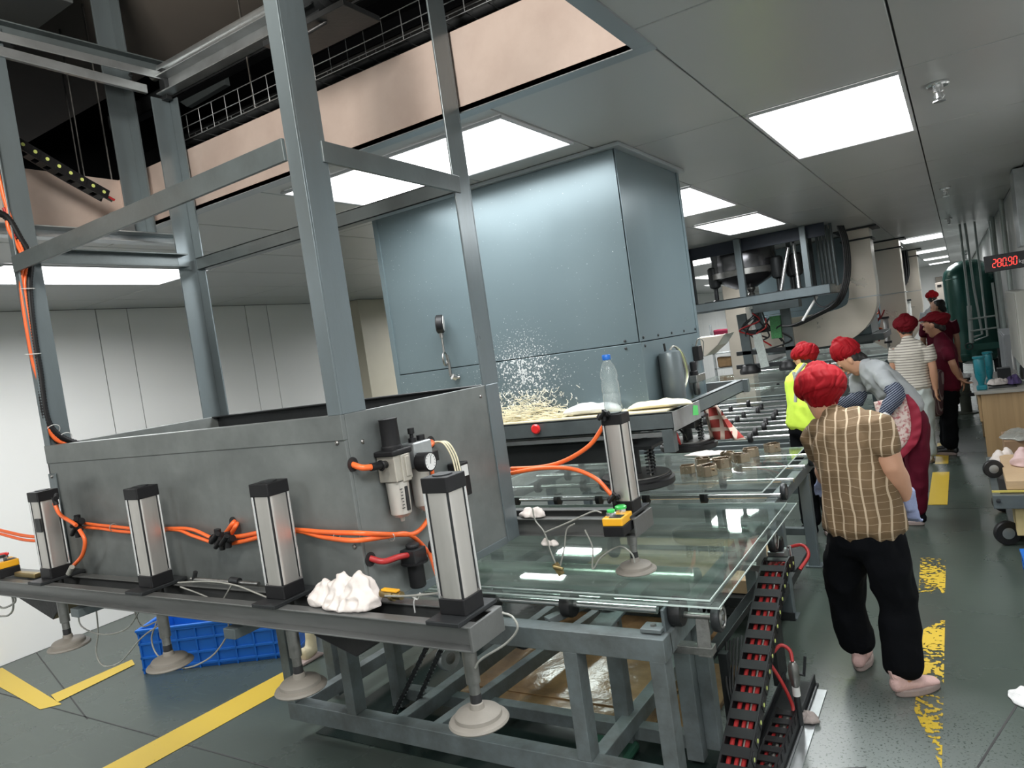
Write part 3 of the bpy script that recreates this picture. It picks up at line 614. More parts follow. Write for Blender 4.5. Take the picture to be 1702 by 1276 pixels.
# brass ball valve with yellow lever
vb = MB(); vb.cyl(at(634,985,'y',1.345), at(668,990,'y',1.345), .011, 12); vb.cyl(at(650,988,'y',1.345), at(656,989,'y',1.345), .015, 12); vb = vb.build('ball_valve', 'brass', G, smooth=40)
mb = MB(); mb.bar(at(636,979,'y',1.34), at(662,982,'y',1.34), .016, .006); mb.build('lever', 'yellow', vb, bev=.002)
mb = MB(); mb.tube([at(a, b, 'y', 1.35) for a, b in ((690,1018),(688,1000),(694,988),(700,990))], .002, 6, smooth_path=4); mb.tube([at(a, b, 'y', 1.35) for a, b in ((684,990),(694,996),(698,985))], .002, 6, smooth_path=4); mb.build('cable_tie', 'white', G)
# filter regulator on the side of the box
X = GX1
def gauge(c, r, d, parent, name='gauge'):
    c = Vector(c); mb = MB(); mb.lathe(c-Vector((d,0,0)), [(r*.7,0),(r,.006),(r,d),(r*.9,d+.003),(r*.88,d-.001)], (1,0,0), 28); g = mb.build(name, 'bplastic', parent, smooth=35)
    return g, c
def dial(c, r, parent):
    c = Vector(c)
    mb = MB(); mb.lathe(c+Vector((.0005,0,0)), [(r*.86,0),(r*.86,.0012)], (1,0,0), 28); mb.build('dial', 'white', parent)
    mb = MB()
    for k in range(11):
        a = math.radians(-135+27*k); d = Vector((0, math.sin(a), math.cos(a))); mb.bar(c+d*r*.62+Vector((.002,0,0)), c+d*r*.78+Vector((.002,0,0)), .0012, .0006, (1,0,0))
    mb.bar(c+Vector((.0025,-r*.08,-r*.2)), c+Vector((.0025,r*.12,r*.6)), .0016, .0008, (1,0,0)); mb.build('needle', 'black', parent)
fr = MB(); fr.box(X+.004, X+.07, 1.515, 1.585, 1.482, 1.56); fr.box(X+.02, X+.074, 1.54, 1.575, 1.477, 1.556); fr.box(X+.072, X+.078, 1.552, 1.572, 1.49, 1.55); fr = fr.build('filter_regulator', mat('cast_alloy', (.5,.47,.41), .4, .6, .15, 20, .08, 60), G, bev=.004)
mb = MB(); mb.lathe((X+.037,1.55,1.56), [(.038,0),(.038,.008),(.030,.012),(.030,.020),(.027,.024),(.026,.095),(.028,.1),(.022,.1)], n=20); mb.build('knob', 'bplastic', fr, smooth=30)
mb = MB(); mb.box(X+.002, X+.076, 1.508, 1.59, 1.556, 1.572); mb.build('collar', 'bplastic', fr, bev=.004)
mb = MB(); mb.lathe((X+.037,1.55,1.375), [(.006,-.012),(.008,0),(.020,.002),(.030,.012),(.033,.105)], n=28); mb.build('bowl', mat('bowl_metal', (.58,.55,.5), .35, .5, .1, 20), fr, smooth=35)
mb = MB(); mb.box(X+.064, X+.0715, 1.542, 1.554, 1.395, 1.465); mb.build('sight_glass', 'black', fr, bev=.002)
mb = MB()
for k in range(7): mb.box(X+.0668, X+.068, 1.523+.002*(k % 3), 1.534, 1.405+.009*k, 1.4075+.009*k)
mb.build('printed_label', 'seam', fr)
g, c = gauge((X+.105, 1.628, 1.517), .0285, .045, fr); dial((X+.1045, 1.628, 1.517), .0285, fr)
mb = MB(); mb.cyl((X+.037,1.455,1.54), (X+.037,1.52,1.535), .011, 14); mb.ring((X+.037,1.495,1.536), (0,1,0), .013, .003, 14, 6); mb.build('inlet_fitting', 'bplastic', fr, smooth=40)
hose([(X+.0,1.425,1.555), (X+.03,1.428,1.545), (X+.037,1.455,1.54)], .009, 'orange'); 
for yy, zz in ((1.424, 1.556), (1.435, 1.287), (1.77, 1.553)):
    mb = MB(); mb.lathe((X+.001,yy,zz), [(.020,0),(.020,.002)], (1,0,0), 20); mb.build('cable_hole', 'black', G)
lu = MB(); lu.box(X+.008, X+.062, 1.615, 1.70, 1.50, 1.575); lu = lu.build('lubricator', 'galv', G, bev=.004)
mb = MB(); mb.lathe((X+.035,1.645,1.575), [(.012,0),(.012,.012),(.006,.014),(.006,.024),(.010,.026),(.010,.042),(.004,.042)], n=16); mb.build('drip_screw', 'bplastic', lu, smooth=30)
mb = MB(); mb.cyl((X+.035,1.685,1.575), (X+.035,1.685,1.59), .013, 14); mb.build('fill_cap', 'bplastic', lu, smooth=40)
mb = MB(); mb.lathe((X+.035,1.655,1.375), [(.006,-.01),(.018,0),(.027,.01),(.029,.13)], n=24); mb.build('bowl', 'bowl_metal', lu, smooth=35) if False else mb.build('bowl', MATS['bowl_metal'], lu, smooth=35)
mb = MB(); mb.box(X+.055, X+.066, 1.66, 1.72, 1.505, 1.535); mb.build('name_plate', 'bplastic', lu, bev=.001)
hose([(X+.035,1.70,1.545), (X+.03,1.74,1.553), (X+.0,1.77,1.555)], .009); 
for k in range(3): hose([(X+.0,1.775,1.553-.004*k), (X+.045,1.775+.01*k,1.548), (X+.06,1.79+.012*k,1.50), (X+.06,1.80+.012*k,1.44)], .0028, 'cream', 'signal_tube')
vv = MB(); vv.box(X+.004, X+.05, 1.83, 1.885, 1.36, 1.47); vv = vv.build('solenoid_valve', 'bplastic', G, bev=.004)
mb = MB(); mb.box(X+.05, X+.053, 1.84, 1.875, 1.425, 1.46); mb.build('valve_label', 'white', vv)
lr = MB(); lr.box(X+.006, X+.06, 1.55, 1.605, 1.235, 1.275); lr.lathe((X+.033,1.578,1.275), [(.016,0),(.02,.004),(.02,.012),(.01,.016)], n=16); lr = lr.build('small_regulator', 'dark', G, bev=.003)
mb = MB(); mb.lathe((X+.033,1.578,1.16), [(.02,0),(.024,.004),(.024,.07),(.04,.072),(.04,.078)], n=24); mb.build('knob', 'bplastic', lr, smooth=30)
g, c = gauge((X+.085, 1.635, 1.265), .022, .03, lr); dial((X+.0845, 1.635, 1.265), .022, lr)
hose([(X+.0,1.435,1.29), (X+.03,1.455,1.275), (X+.035,1.51,1.27), (X+.033,1.55,1.262)], .009, 'red')
# conduit down the left post
def corrugated(pts, r, name='conduit', parent=G):
    P_ = spline([Vector(p) for p in pts], 8); L_ = sum((b-a).length for a, b in zip(P_, P_[1:])); n = int(L_/.0055); out = []; d = 0; i = 0
    acc = [0]
    for a, b in zip(P_, P_[1:]): acc.append(acc[-1]+(b-a).length)
    for k in range(n+1):
        s_ = L_*k/n
        while i < len(P_)-2 and acc[i+1] < s_: i += 1
        t_ = (s_-acc[i])/max(1e-6, acc[i+1]-acc[i]); out.append(P_[i].lerp(P_[i+1], t_))
    mb = MB(); mb.tube(out, [r*(1 if k % 2 else .86) for k in range(len(out))], 12); return mb.build(name, 'bplastic', parent, smooth=60)
corrugated([at(a, b, 'x', CX) for a, b in ((-20,350),(10,360),(32,395),(50,430),(48,480),(56,560),(66,620),(76,690),(95,722),(130,738),(150,745))], .014)
hose([at(a, b, 'x', CX) for a, b in ((-5,280),(4,320),(12,350),(14,380),(38,430),(35,480),(52,590),(66,640),(76,700),(90,728),(110,738))], .007)
hose([at(a, b, 'x', CX+.002) for a, b in ((0,300),(10,340),(26,385),(44,440),(41,480),(57,590),(70,650),(80,710),(100,735))], .006)
hose([at(a, b, 'x', CX) for a, b in ((6,345),(22,385),(40,410))], .006, 'red')
for px, py in ((45,480), (55,588), (88,715), (108,728)):
    mb = MB(); mb.ring(at(px, py, 'x', CX), (.1, 0, 1) if py < 700 else (1, 0, -.7), .026, .0016, 20, 5); mb.build('cable_tie', 'white', G)
m = MB(); m.add([(-3.1,1.40,1.13),(-3.6,1.40,1.13),(-3.6,1.40,1.10),(-3.1,1.40,1.10)], []) if False else None
# black sling plates under the front beam
for (a, b, c_) in (((28,992),(105,1000),(88,1030)), ((520,1055),(640,1060),(592,1092))):
    pa, pb, pc = [at(p[0], p[1], 'y', 1.40) for p in (a, b, c_)]; n = Vector((0,.05,0))
    mb = MB(); mb.add([pa, pb, pc, pa+n, pb+n*3, pc+n*2], [(0,1,2),(5,4,3),(0,3,4,1),(1,4,5,2),(2,5,3,0)]); mb.build('guide_plate', 'black', G, bev=.003)

# energy chains
def energy_chain(name, path, width, pitch, h, label, side, plugs=True, hoses=(), group=None):
    """jointed plastic cable carrier: one part per link. side = unit vector across"""
    P_ = spline([Vector(p) for p in path], 10); acc = [0]
    for a, b in zip(P_, P_[1:]): acc.append(acc[-1]+(b-a).length)
    root = empty(name, tuple(P_[0]), label, 'cable chain', group); n = int(acc[-1]/pitch); i = 0; S_ = Vector(side)
    for k in range(n):
        s_ = pitch*(k+.5)
        while i < len(P_)-2 and acc[i+1] < s_: i += 1
        c = P_[i].lerp(P_[i+1], (s_-acc[i])/max(1e-6, acc[i+1]-acc[i])); t = (P_[min(i+2, len(P_)-1)]-P_[max(i-1, 0)]).normalized(); u = S_.cross(t).normalized()
        mb = MB()
        for sg in (-1, 1):
            o = c+S_*sg*width/2; mb.bar(o-t*pitch*.54, o+t*pitch*.54, .008, h, u); mb.bar(o+S_*sg*.004-t*pitch*.2, o+S_*sg*.004+t*pitch*.3, .006, h*.8, u)
        for sg in (-1, 1): mb.bar(c-S_*width/2+u*sg*(h/2-.003), c+S_*width/2+u*sg*(h/2-.003), pitch*.58, .006, u)
        L = mb.build('link', 'bplastic', root, bev=.0012)
        if plugs:
            mb = MB()
            for sg in (-1, 1): mb.lathe(c+S_*sg*(width/2+.006)+t*pitch*.05, [(.008,0),(.008,.0025)], S_*sg, 12)
            mb.build('plug', mat('lime_plug', (.62,.7,.2), .4), L)
    for (off, up, r, mt) in hoses:
        u0 = Vector((0,0,1)); mb = MB(); mb.tube([p+S_*off+u0*up for p in P_], r, 8); mb.build('hose', mt, root, smooth=60)
    return root
energy_chain('cable_chain', [(-3.36,1.45,3.09),(-3.36,1.655,2.985),(-3.36,1.85,2.88),(-3.36,2.04,2.785)], .05, .052, .045, 'black jointed cable chain with lime plugs hanging in the ceiling opening at upper left', (1,0,0), hoses=((.01,0,.006,'red'),(-.012,0,.005,'steel')))

# overhead things in the void
mo = empty('electric_motor', (-1.72, 1.95, 3.02), 'dark finned electric motor mounted overhead between the two tall gantry posts', 'motor')
mb = MB(); c0 = Vector((-1.98,1.95,3.13)); mb.lathe(c0, [(.06,0),(.085,.01),(.085,.24),(.07,.26)], (1,0,.05), 28); mb.build('housing', 'dark', mo, smooth=35)
mb = MB()
for k in range(16):
    a = 2*PI*k/16; d = Vector((0, math.cos(a), math.sin(a))); mb.bar(c0+d*.088+Vector((.03,0,0)), c0+d*.088+Vector((.22,0,.01)), .004, .02, d)
mb.build('cooling_fins', 'dark', mo)
mb = MB(); mb.lathe(c0+Vector((.26,0,.01)), [(.05,0),(.075,.01),(.075,.09),(.04,.1)], (1,0,.05), 24); mb.build('fan_cowl', 'black', mo, smooth=35)
mb = MB(); mb.box(-2.0,-1.6,1.86,2.04,3.0,3.02); mb.build('base_plate', 'dark', mo, bev=.002)
mb = MB(); mb.tube([(-1.85,1.9,3.05),(-1.9,1.88,2.99),(-1.8,1.86,2.97),(-1.72,1.9,3.0)], .008, 8, smooth_path=6); mb.build('cable', 'black', mo, smooth=60)
wt = empty('wire_cable_tray', (-2.0, 2.45, 3.1), 'wire mesh cable tray running above the pink upstand behind the posts', 'cable tray')
mb = MB(); y0, y1, z0, z1 = 2.36, 2.55, 3.08, 3.2
for y, z in ((y0,z0),(y1,z0),(y0,z1),(y1,z1),((y0+y1)/2,z0),(y0,(z0+z1)/2)): mb.tube([(-3.4,y,z),(-.4,y,z)], .0025, 5)
mb.build('long_wires', 'galv', wt); mb = MB()
for k in range(30): x = -3.35+.1*k; mb.tube([(x,y0,z1),(x,y0,z0),(x,y1,z0),(x,y1,z1)], .002, 5)
mb.build('cross_wires', 'galv', wt)
mb = MB(); mb.tube([(-3.4,2.45,3.11),(-.4,2.45,3.11)], .022, 10); mb.tube([(-3.4,2.50,3.10),(-.4,2.50,3.10)], .015, 10); mb.build('cables', 'dark', wt, smooth=60)
for y, z, h, lab in ((2.75, 3.28, .1, 'dark steel beam in the ceiling void behind the cable tray'), (2.6, 3.5, .09, 'dark steel beam in the ceiling void above the cable tray')):
    b = channel((-4.2, y, z), (-.2, y, z), .06, h, .008, -1); b.build('overhead_beam', 'dark', None, bev=.002, label=lab, cat='beam')
b = channel((-2.0, 1.2, 3.62), (-2.0, 3.0, 3.62), .06, .1, .008, 1); b.build('overhead_beam', 'dark', None, bev=.002, label='dark steel beam crossing above the motor', cat='beam')
p = at(60,10,'z',3.6); mb = MB(); mb.box(p.x-1.4, p.x+.12, p.y-1.0, p.y+.1, 3.6, 3.95); mb.build('overhead_duct', mat('dark_duct', (.11,.12,.12), .5, .3, .1, 4), None, bev=.004, label='dark grey box duct in the upper left corner of the ceiling void', cat='duct')
mb = MB(); pa = at(292,165,'y',3.1); mb.prism([(pa.x, pa.z), (pa.x+.5, pa.z+.18), (pa.x+.5, pa.z-.06), (pa.x+.1, pa.z-.08)], 'y', 3.1, 3.14); mb.build('gusset_plate', 'paint', None, bev=.003, label='grey gusset plate in the dark ceiling void behind the left posts', cat='bracket')
rods = [((90,40),2.7,'leftmost, in the upper corner'),((128,220),2.4,'above the cable chain'),((176,240),2.35,'just left of the rear post'),((419,150),2.5,'beside the big front post')]
for (px, y, rl) in rods:
    p = at(px[0], px[1], 'y', y); mb = MB(); mb.cyl((p.x, y, 2.76), (p.x, y, 4.9), .005, 8); mb.build('hanger_rod', 'steel', None, label='thin hanger rod in the dark ceiling void, '+rl, cat='rod', group='hanger rods in the ceiling void')

# push button boxes
def button_box(c, yaw, label, name='push_button_box', colors=('gpaint','gpaint'), tall=.035):
    t = empty(name, c, label, 'control box'); R = Matrix.Rotation(yaw, 3, 'Z'); c = Vector(c)
    def bx(x0,x1,y0,y1,z0,z1):
        return [c+R@Vector(v) for v in ((x0,y0,z0),(x1,y0,z0),(x1,y1,z0),(x0,y1,z0),(x0,y0,z1),(x1,y0,z1),(x1,y1,z1),(x0,y1,z1))]
    F = [(3,2,1,0),(4,5,6,7),(0,1,5,4),(1,2,6,5),(2,3,7,6),(3,0,4,7)]
    MB().add(bx(-.036,.036,-.05,.05,0,.035), F).build('base', 'bplastic', t, bev=.003)
    MB().add(bx(-.036,.036,-.05,.05,.035,.062), F).build('cover', 'yellow', t, bev=.004)
    MB().add(bx(-.012,.03,-.045,-.005,.062,.0635), F).build('label_plate', 'bplastic', t)
    for k, yy in enumerate((-.0, .032)):
        q = c+R@Vector((-.012 if k == 0 else .004, yy*1 if k else -.018, .062))
        mb = MB(); mb.lathe(q, [(.017,0),(.017,.012),(.015,.014)], n=20); mb.build('button_collar', 'chrome', t, smooth=35)
        mb = MB(); r = .014 if k == 0 else .02; mb.lathe(q+Vector((0,0,.013)), [(r,0),(r,.007),(r*.8,.01)], n=20); mb.build('button', colors[k], t, smooth=35)
    return t
button_box((-1.035, 2.19, 1.145), .05, 'yellow and black push button box with green buttons under the bottle cylinder')
b = button_box((-3.30, 1.31, 1.206), 1.4, 'yellow push button box with red button at the left end of the front beam', colors=('dark','rbutton'))
MB().box(-3.22,-3.06,1.30,1.325,1.204,1.222).build('limit_switch', 'brass', None, bev=.003, label='yellow brass switch lying beside the yellow box at the left beam end', cat='switch')
pass
pass
pass
# water bottle on the rear cylinder
def bottle(c, label, h=.2, r=.031, cap='crate', name='water_bottle'):
    t = empty(name, c, label, 'bottle'); k = h/.2
    pr = [(r*.85,0),(r,.006*k),(r,.03*k),(r*.93,.036*k),(r,.042*k),(r,.062*k),(r*.92,.068*k),(r,.075*k),(r,.1*k),(r*.88,.112*k),(r,.125*k),(r*.96,.14*k),(r*.7,.165*k),(r*.4,.18*k),(r*.38,.186*k)]
    mb = MB(); mb.lathe(c, pr, n=28); mb.build('body', 'pet', t, smooth=40)
    mb = MB(); mb.lathe((c[0],c[1],c[2]+.184*k), [(r*.46,0),(r*.48,.002),(r*.48,.015),(r*.42,.018)], n=20); mb.build('cap', cap, t, smooth=35)
    return t
bottle((-1.047, 2.305, 1.539), 'clear plastic water bottle with blue cap standing on the rear air cylinder', h=.2)
MB().cyl((-1.10,2.37,1.539),(-1.10,2.37,1.60),.009,12).build('small_vial', 'pet', None, smooth=40, label='small clear vial behind the water bottle on the rear cylinder', cat='vial')
# ================================================================== ROLLER TABLES AND GLASS
def sq(mb, x, y, z0, z1, s=.06, sy=None): sy = sy or s; return mb.box(x, x+s, y, y+sy, z0, z1)
M['drum'] = mat('bright_drum', (.75,.75,.7), .22, .7, .06, 20)
T1 = empty('roller_table', (-2.0, 3.1, 0), 'near grey weathered roller table frame under the front glass sheet', 'table')
for x in (-3.09, -2.665, -1.42, -1.065):
    m = MB(); sq(m, x, 2.35, .19, .625, .06, .075); m.build('leg', 'frame', T1, bev=.003)
for x in (-3.22, -2.75, -1.44, -1.13):
    m = MB(); sq(m, x, 2.74, .02, .66, .07, .06); m.build('leg', 'frame', T1, bev=.003)
for y in (3.9,):
    for x in (-3.09, -1.13): m = MB(); sq(m, x, y, .0, .62); m.build('leg', 'frame', T1, bev=.003)
m = MB(); m.box(-1.06, -1.0, 2.79, 2.85, .05, .70); m.build('leg', 'frame', T1, bev=.003)
def rail(p0, p1, w, h, n='rail', mt='frame', par=T1, bev=.003): mb = MB(); mb.bar(p0, p1, w, h); return mb.build(n, mt, par, bev=bev)
rail((-3.09,2.39,.665), (-1.0,2.39,.665), .08, .085); rail((-3.09,2.385,.145), (-.96,2.385,.145), .07, .09)
rail((-3.09,2.77,.69), (-1.0,2.77,.69), .06, .06); rail((-3.06,3.93,.65), (-1.0,3.93,.65), .06, .07)
for x in (-3.06, -1.03): rail((x,2.42,.665), (x,3.9,.665), .06, .08)
for x in (-3.06, -2.4, -1.38): rail((x,2.42,.14), (x+.02,3.95,.12), .06, .07)
rail((-2.78,2.8,.08), (-1.1,2.8,.08), .06, .06); rail((-2.64,2.42,.50), (-2.64,2.75,.50), .04, .05); rail((-2.2,2.42,.62), (-2.2,3.9,.62), .05, .05)
rail((-2.2,2.45,.13), (-2.05,3.85,.13), .05, .07)
rail((-1.52,2.43,.705), (-1.34,2.72,.74), .04, .03, 'brace'); rail((-1.33,2.46,.66), (-1.24,2.78,.76), .10, .012, 'mounting_plate'); rail((-1.1,2.42,.72), (-1.02,2.42,.72), .07, .016, 'foot_block')
mb = MB(); mb.lathe((-1.06,2.42,.728), [(.012,0),(.012,.008)], n=6); mb.build('bolt', 'steel', T1)
rail((-1.02,2.42,.73), (-1.02,2.55,.73), .012, .12, 'side_plate', 'paintv')
# shafts and wheels
def shaft(x0, x1, y, z, r, par, mt='chrome', name='shaft'): mb = MB(); mb.cyl((x0,y,z), (x1,y,z), r, 16); return mb.build(name, mt, par, smooth=40)
shaft(-2.9, -1.07, 2.50, .757, .016, T1); shaft(-2.9, -1.0, 2.62, .735, .013, T1); shaft(-2.2, -1.07, 2.98, .69, .065, T1, 'drum', 'drive_roller')
for x in (-1.82, -1.445, -.99): wheel(T1, 'roller_wheel', (x, 2.50, .757), (1,0,0), .055, .045, 'dark')
for x, y in ((-1.98,2.42),(-1.6,3.3),(-1.98,3.3),(-2.4,3.3)): wheel(T1, 'roller_wheel', (x, y, .74), (1,0,0), .055, .03, 'dark')
for y in (3.3, 3.62): shaft(-2.9, -1.0, y, .74, .013, T1)
for y in (2.50, 3.42): wheel(T1, 'edge_wheel', (-.84, y, .745), (1,0,0), .052, .03, 'galv', tyre='dark'); mb = MB(); mb.cyl((-1.0,y,.745), (-.82,y,.745), .012, 12); mb.ring((-.824,y,.745), (1,0,0), .034, .004, 24, 6); mb.build('axle', 'steel', T1, smooth=40)
for y in (2.5, 3.42): mb = MB(); mb.bar((-.90, y, .745), (-.90, y-.02, .60), .012, .05, (1,0,0)); mb.bar((-1.02,y,.62), (-.87,y,.62), .05, .03); mb.build('wheel_bracket', 'steel', T1, bev=.002)
wheel(T1, 'pulley', at(744,1092,'y',2.66), (1,-.3,0), .06, .05, 'steel', tyre='galv'); wheel(T1, 'pulley', (-1.86, 2.75, .48), (1,-.3,0), .06, .04, 'dark')
def chain_strand(p0, p1, name='drive_chain'):
    p0 = Vector(p0); p1 = Vector(p1); n = int((p1-p0).length/.024); t = (p1-p0).normalized(); s = t.cross(Vector((0,1,0))).normalized(); mb = MB()
    for k in range(n):
        c = p0+(p1-p0)*(k+.5)/n; mb.bar(c-t*.014, c+t*.014, .022 if k % 2 else .012, .018, s)
    mb.build(name, 'dark', T1); mb = MB()
    for k in range(n): c = p0+(p1-p0)*(k+.5)/n; mb.cyl(c-s*.013, c+s*.013, .004, 6)
    mb.build('chain_pins', 'galv', T1)
chain_strand(at(712,1070,'y',2.6), at(652,1192,'y',2.62)); chain_strand(at(735,1075,'y',2.6), at(690,1175,'y',2.62))
mb = MB(); mb.lathe((-1.33,2.62,.60), [(.03,0),(.03,.11),(.05,.115),(.05,.14),(.02,.15)], n=20); mb.build('lift_cylinder', 'steel', T1, smooth=35)
# glass
def glass_sheet(x0, x1, y0, y1, z, t, label, group=None, inset=0):
    g = empty('glass_sheet', ((x0+x1)/2, (y0+y1)/2, z), label, 'glass', group)
    mb = MB(); mb.box(x0, x1, y0, y1, z, z+t); mb.build('pane', 'glass', g)
    e = .0022; mb = MB()
    mb.box(x0-e, x1+e, y0-e, y0, z, z+t); mb.box(x0-e, x1+e, y1, y1+e, z, z+t); mb.box(x1, x1+e, y0, y1, z, z+t); mb.box(x0-e, x0, y0, y1, z, z+t); mb.build('cut_edge', 'gedge', g)
    return g
glass_sheet(-2.62, -.81, 2.43, 3.88, .803, .006, 'lower of two stacked glass sheets on the near roller table')
glass_sheet(-2.60, -.855, 2.475, 3.86, .811, .006, 'upper slightly smaller of two stacked glass sheets on the near roller table')
glass_sheet(-3.1, -1.04, 4.13, 5.49, .803, .008, 'large glass sheet with bronze clamps lying on it, on the second roller table')
mb = MB(); mb.box(-2.55, -1.36, 2.95, 4.15, .002, .02); mb.box(-2.5,-1.5,3.05,3.1,.02,.026); mb.build('brown_card_sheet', 'wetcard', None, bev=.004, label='shiny oil-soaked brown card sheet on the floor under the near roller table', cat='card')
mb = MB(); mb.box(-1.34, -1.12, 2.9, 3.6, .002, .03); mb.build('brown_card_sheet', 'wetcard', None, bev=.004, label='narrow brown card strip on the floor beside the table leg', cat='card')
mb = MB(); mb.box(-2.3, -1.12, 4.1, 4.9, .22, .30); mb.build('cardboard_box', 'card', None, bev=.004, label='flat light cardboard box lying on the lower shelf behind the shiny brown card', cat='box')
mb = MB(); mb.box(-2.9, -1.0, 4.05, 5.0, .16, .215); LS = mb
for s in ((-2.85,4.1),(-1.06,4.1),(-2.85,4.94),(-1.06,4.94)): pass
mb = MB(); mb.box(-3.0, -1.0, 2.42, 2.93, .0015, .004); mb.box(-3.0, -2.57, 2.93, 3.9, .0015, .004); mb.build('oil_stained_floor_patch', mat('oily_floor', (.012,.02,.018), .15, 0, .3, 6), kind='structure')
mb = MB(); mb.box(-1.6,-1.35,2.5,2.78,.004,.05); mb.build('green_tray', mat('dark_green_tray', (.02,.07,.045), .3), None, bev=.02, label='dark green tray on the floor under the near roller table', cat='tray')

# table 2 and the long row behind it
def conveyor(name, label, y0, y1, x0, x1, ys, legs, z=.745, wheels=True, seed=0, wr=.045):
    t = empty(name, ((x0+x1)/2, y0, 0), label, 'table'); rnd = random.Random(seed)
    for lx in (x0+.03, x1-.03):
        rail((lx, y0, .69), (lx, y1, .69), .06, .07, 'rail', 'paint', t)
        for ly in legs:
            mb = MB(); mb.box(lx-.035, lx+.035, ly-.035, ly+.035, .012, .655); mb.box(lx-.055, lx+.055, ly-.05, ly+.05, 0, .012); mb.build('leg', 'paintv', t, bev=.003)
    for ly in legs: rail((x0+.06, ly, .25), (x1-.06, ly, .25), .05, .05, 'crossbar', 'paint', t)
    for y in (y0+.03, y1-.03): rail((x0, y, .67), (x1, y, .67), .05, .06, 'crossbar', 'paint', t)
    for y in ys:
        shaft(x0+.02, x1+.02, y, z, .014, t)
        if wheels:
            n = 5
            for k in range(n):
                x = x0+.2+(x1-x0-.35)*(k+rnd.random()*.3)/n; mb = MB(); mb.lathe((x,y,z), [(.02,-.01),(wr,0),(wr,.028),(.02,.038)], (1,0,0), 14); mb.build('wheel', 'black', t, smooth=35)
    return t
T2 = conveyor('roller_table', 'second roller table with a sturdy right leg, beside the plaid-shirt woman', 4.2, 5.6, -3.1, -1.0, (4.3, 4.7, 5.1, 5.5), (4.35, 5.28,))
LS.build('lower_shelf', 'dark', T2, bev=.003)
for y in (4.4, 5.35): wheel(T2, 'edge_wheel', (-.98, y, .745), (1,0,0), .05, .03, 'steel', tyre='dark'); 
conveyor('roller_table', 'third table of bare chrome shafts with black wheels, behind the second glass sheet', 6.3, 8.8, -3.4, -1.25, [6.42+.3*k for k in range(8)], (6.5, 8.6), seed=2)
conveyor('roller_table', 'far roller table under the hanging press frame', 8.9, 13.6, -4.0, -1.3, [9.0, 10.6, 10.85, 13.4], (9.1, 11, 13.4), seed=3)
conveyor('roller_table', 'farthest roller table beyond the stainless ducts', 14.0, 22.0, -3.6, -1.1, [14.2,16.2,16.5,19,19.3], (14.2, 18, 21.8), seed=4)
glass_sheet(-3.7, -1.25, 9.15, 10.4, .80, .008, 'glass sheet on the far roller table, nearest of the two there'); glass_sheet(-3.9, -1.2, 11.0, 13.2, .80, .008, 'glass sheet under the two black suction discs')
glass_sheet(-3.4, -1.05, 14.4, 16.0, .80, .008, 'distant glass sheet reflecting the stainless ducts'); glass_sheet(-3.4, -1.05, 16.8, 18.8, .80, .008, 'most distant glass sheet on the farthest table')
# bronze clamps lying on the second glass sheet
def clamp(x, y, a, s, label, group='bronze clamps on the second glass sheet', ztilt=0):
    t = empty('bronze_clamp', (x, y, .811), label, 'clamp', group); R = Matrix.Rotation(a, 3, 'Z'); c = Vector((x, y, .811)); h = .06*s
    pts = [(-.05,-.035),(-.02,-.05),(.03,-.05),(.055,-.02),(.05,.03),(.01,.045),(-.04,.035)]
    mb = MB(); n = len(pts)
    for i in range(n):
        p = R@Vector((*pts[i],0))*s; q = R@Vector((*pts[(i+1) % n],0))*s; mb.bar(c+p+Vector((0,0,h/2)), c+q+Vector((0,0,h/2)), .006, h)
    mb.build('body', 'bronze', t, bev=.002)
    mb = MB(); mb.bar(c+R@Vector((-.045,0,0))*s+Vector((0,0,h)), c+R@Vector((.045,.01,0))*s+Vector((0,0,h)), .012*s, .01); mb.cyl(c+R@Vector((0,-.07,0))*s+Vector((0,0,h*.6)), c+R@Vector((0,.03,0))*s+Vector((0,0,h*.6)), .007*s, 10); mb.build('screw', 'bronze', t)
for k, (x, y, a, s, lab) in enumerate([(-1.66,4.72,.2,.9,'bronze clamp at the left front of the pile on the glass'), (-1.50,4.62,1.1,1.15,'largest bronze clamp, nearest in the pile on the glass'), (-1.62,4.92,2.0,1,'bronze clamp in the middle left of the pile on the glass'), (-1.47,4.86,.6,1.1,'bronze clamp in the middle of the pile on the glass'), (-1.38,5.02,2.6,1,'bronze clamp at the right of the pile on the glass'), (-1.50,5.12,1.6,.95,'bronze clamp at the back of the pile on the glass'), (-1.36,5.22,.3,1,'bronze clamp at the back right of the pile on the glass')]): clamp(x, y, a, s, lab)
clamp(-1.24, 5.36, .9, 1.0, 'single bronze clamp lying apart near the far edge of the glass', None)
cloth_lump('white_paper', (-1.72, 5.35, .812), .16, .08, .02, 'cloth', 'white paper lying on the second glass sheet near the press', seed=21, n=16)

# ================================================================== FLOOR TROUGH, CABLE CHAINS, VALVES
mb = MB(); mb.box(-.90, -.745, 2.2, 3.55, .001, .012); mb.box(-.90,-.892,2.2,3.55,.012,.05); mb.box(-.765,-.757,2.2,3.55,.012,.055); tr = mb.build('cable_trough', 'dark', None, bev=.001, label='dark steel floor trough with bright edge guiding the cable chain', cat='trough')
mb = MB(); mb.box(-.757, -.70, 2.2, 3.5, .001, .006); mb.box(-.75,-.745,2.2,3.5,.006,.02); mb.build('edge_strip', 'galv', tr, bev=.001)
energy_chain('cable_chain', [(-.83,3.50,.62),(-.83,3.38,.64),(-.83,3.24,.595),(-.835,2.9,.42),(-.84,2.55,.235),(-.845,2.2,.06)], .105, .075, .06, 'large black cable chain filled with red hoses, sloping from the glass edge to the floor', (1,0,0), hoses=((-.03,0,.009,'red'),(.0,.004,.008,'red'),(.025,0,.009,'red'),(.012,-.012,.006,'clear')))
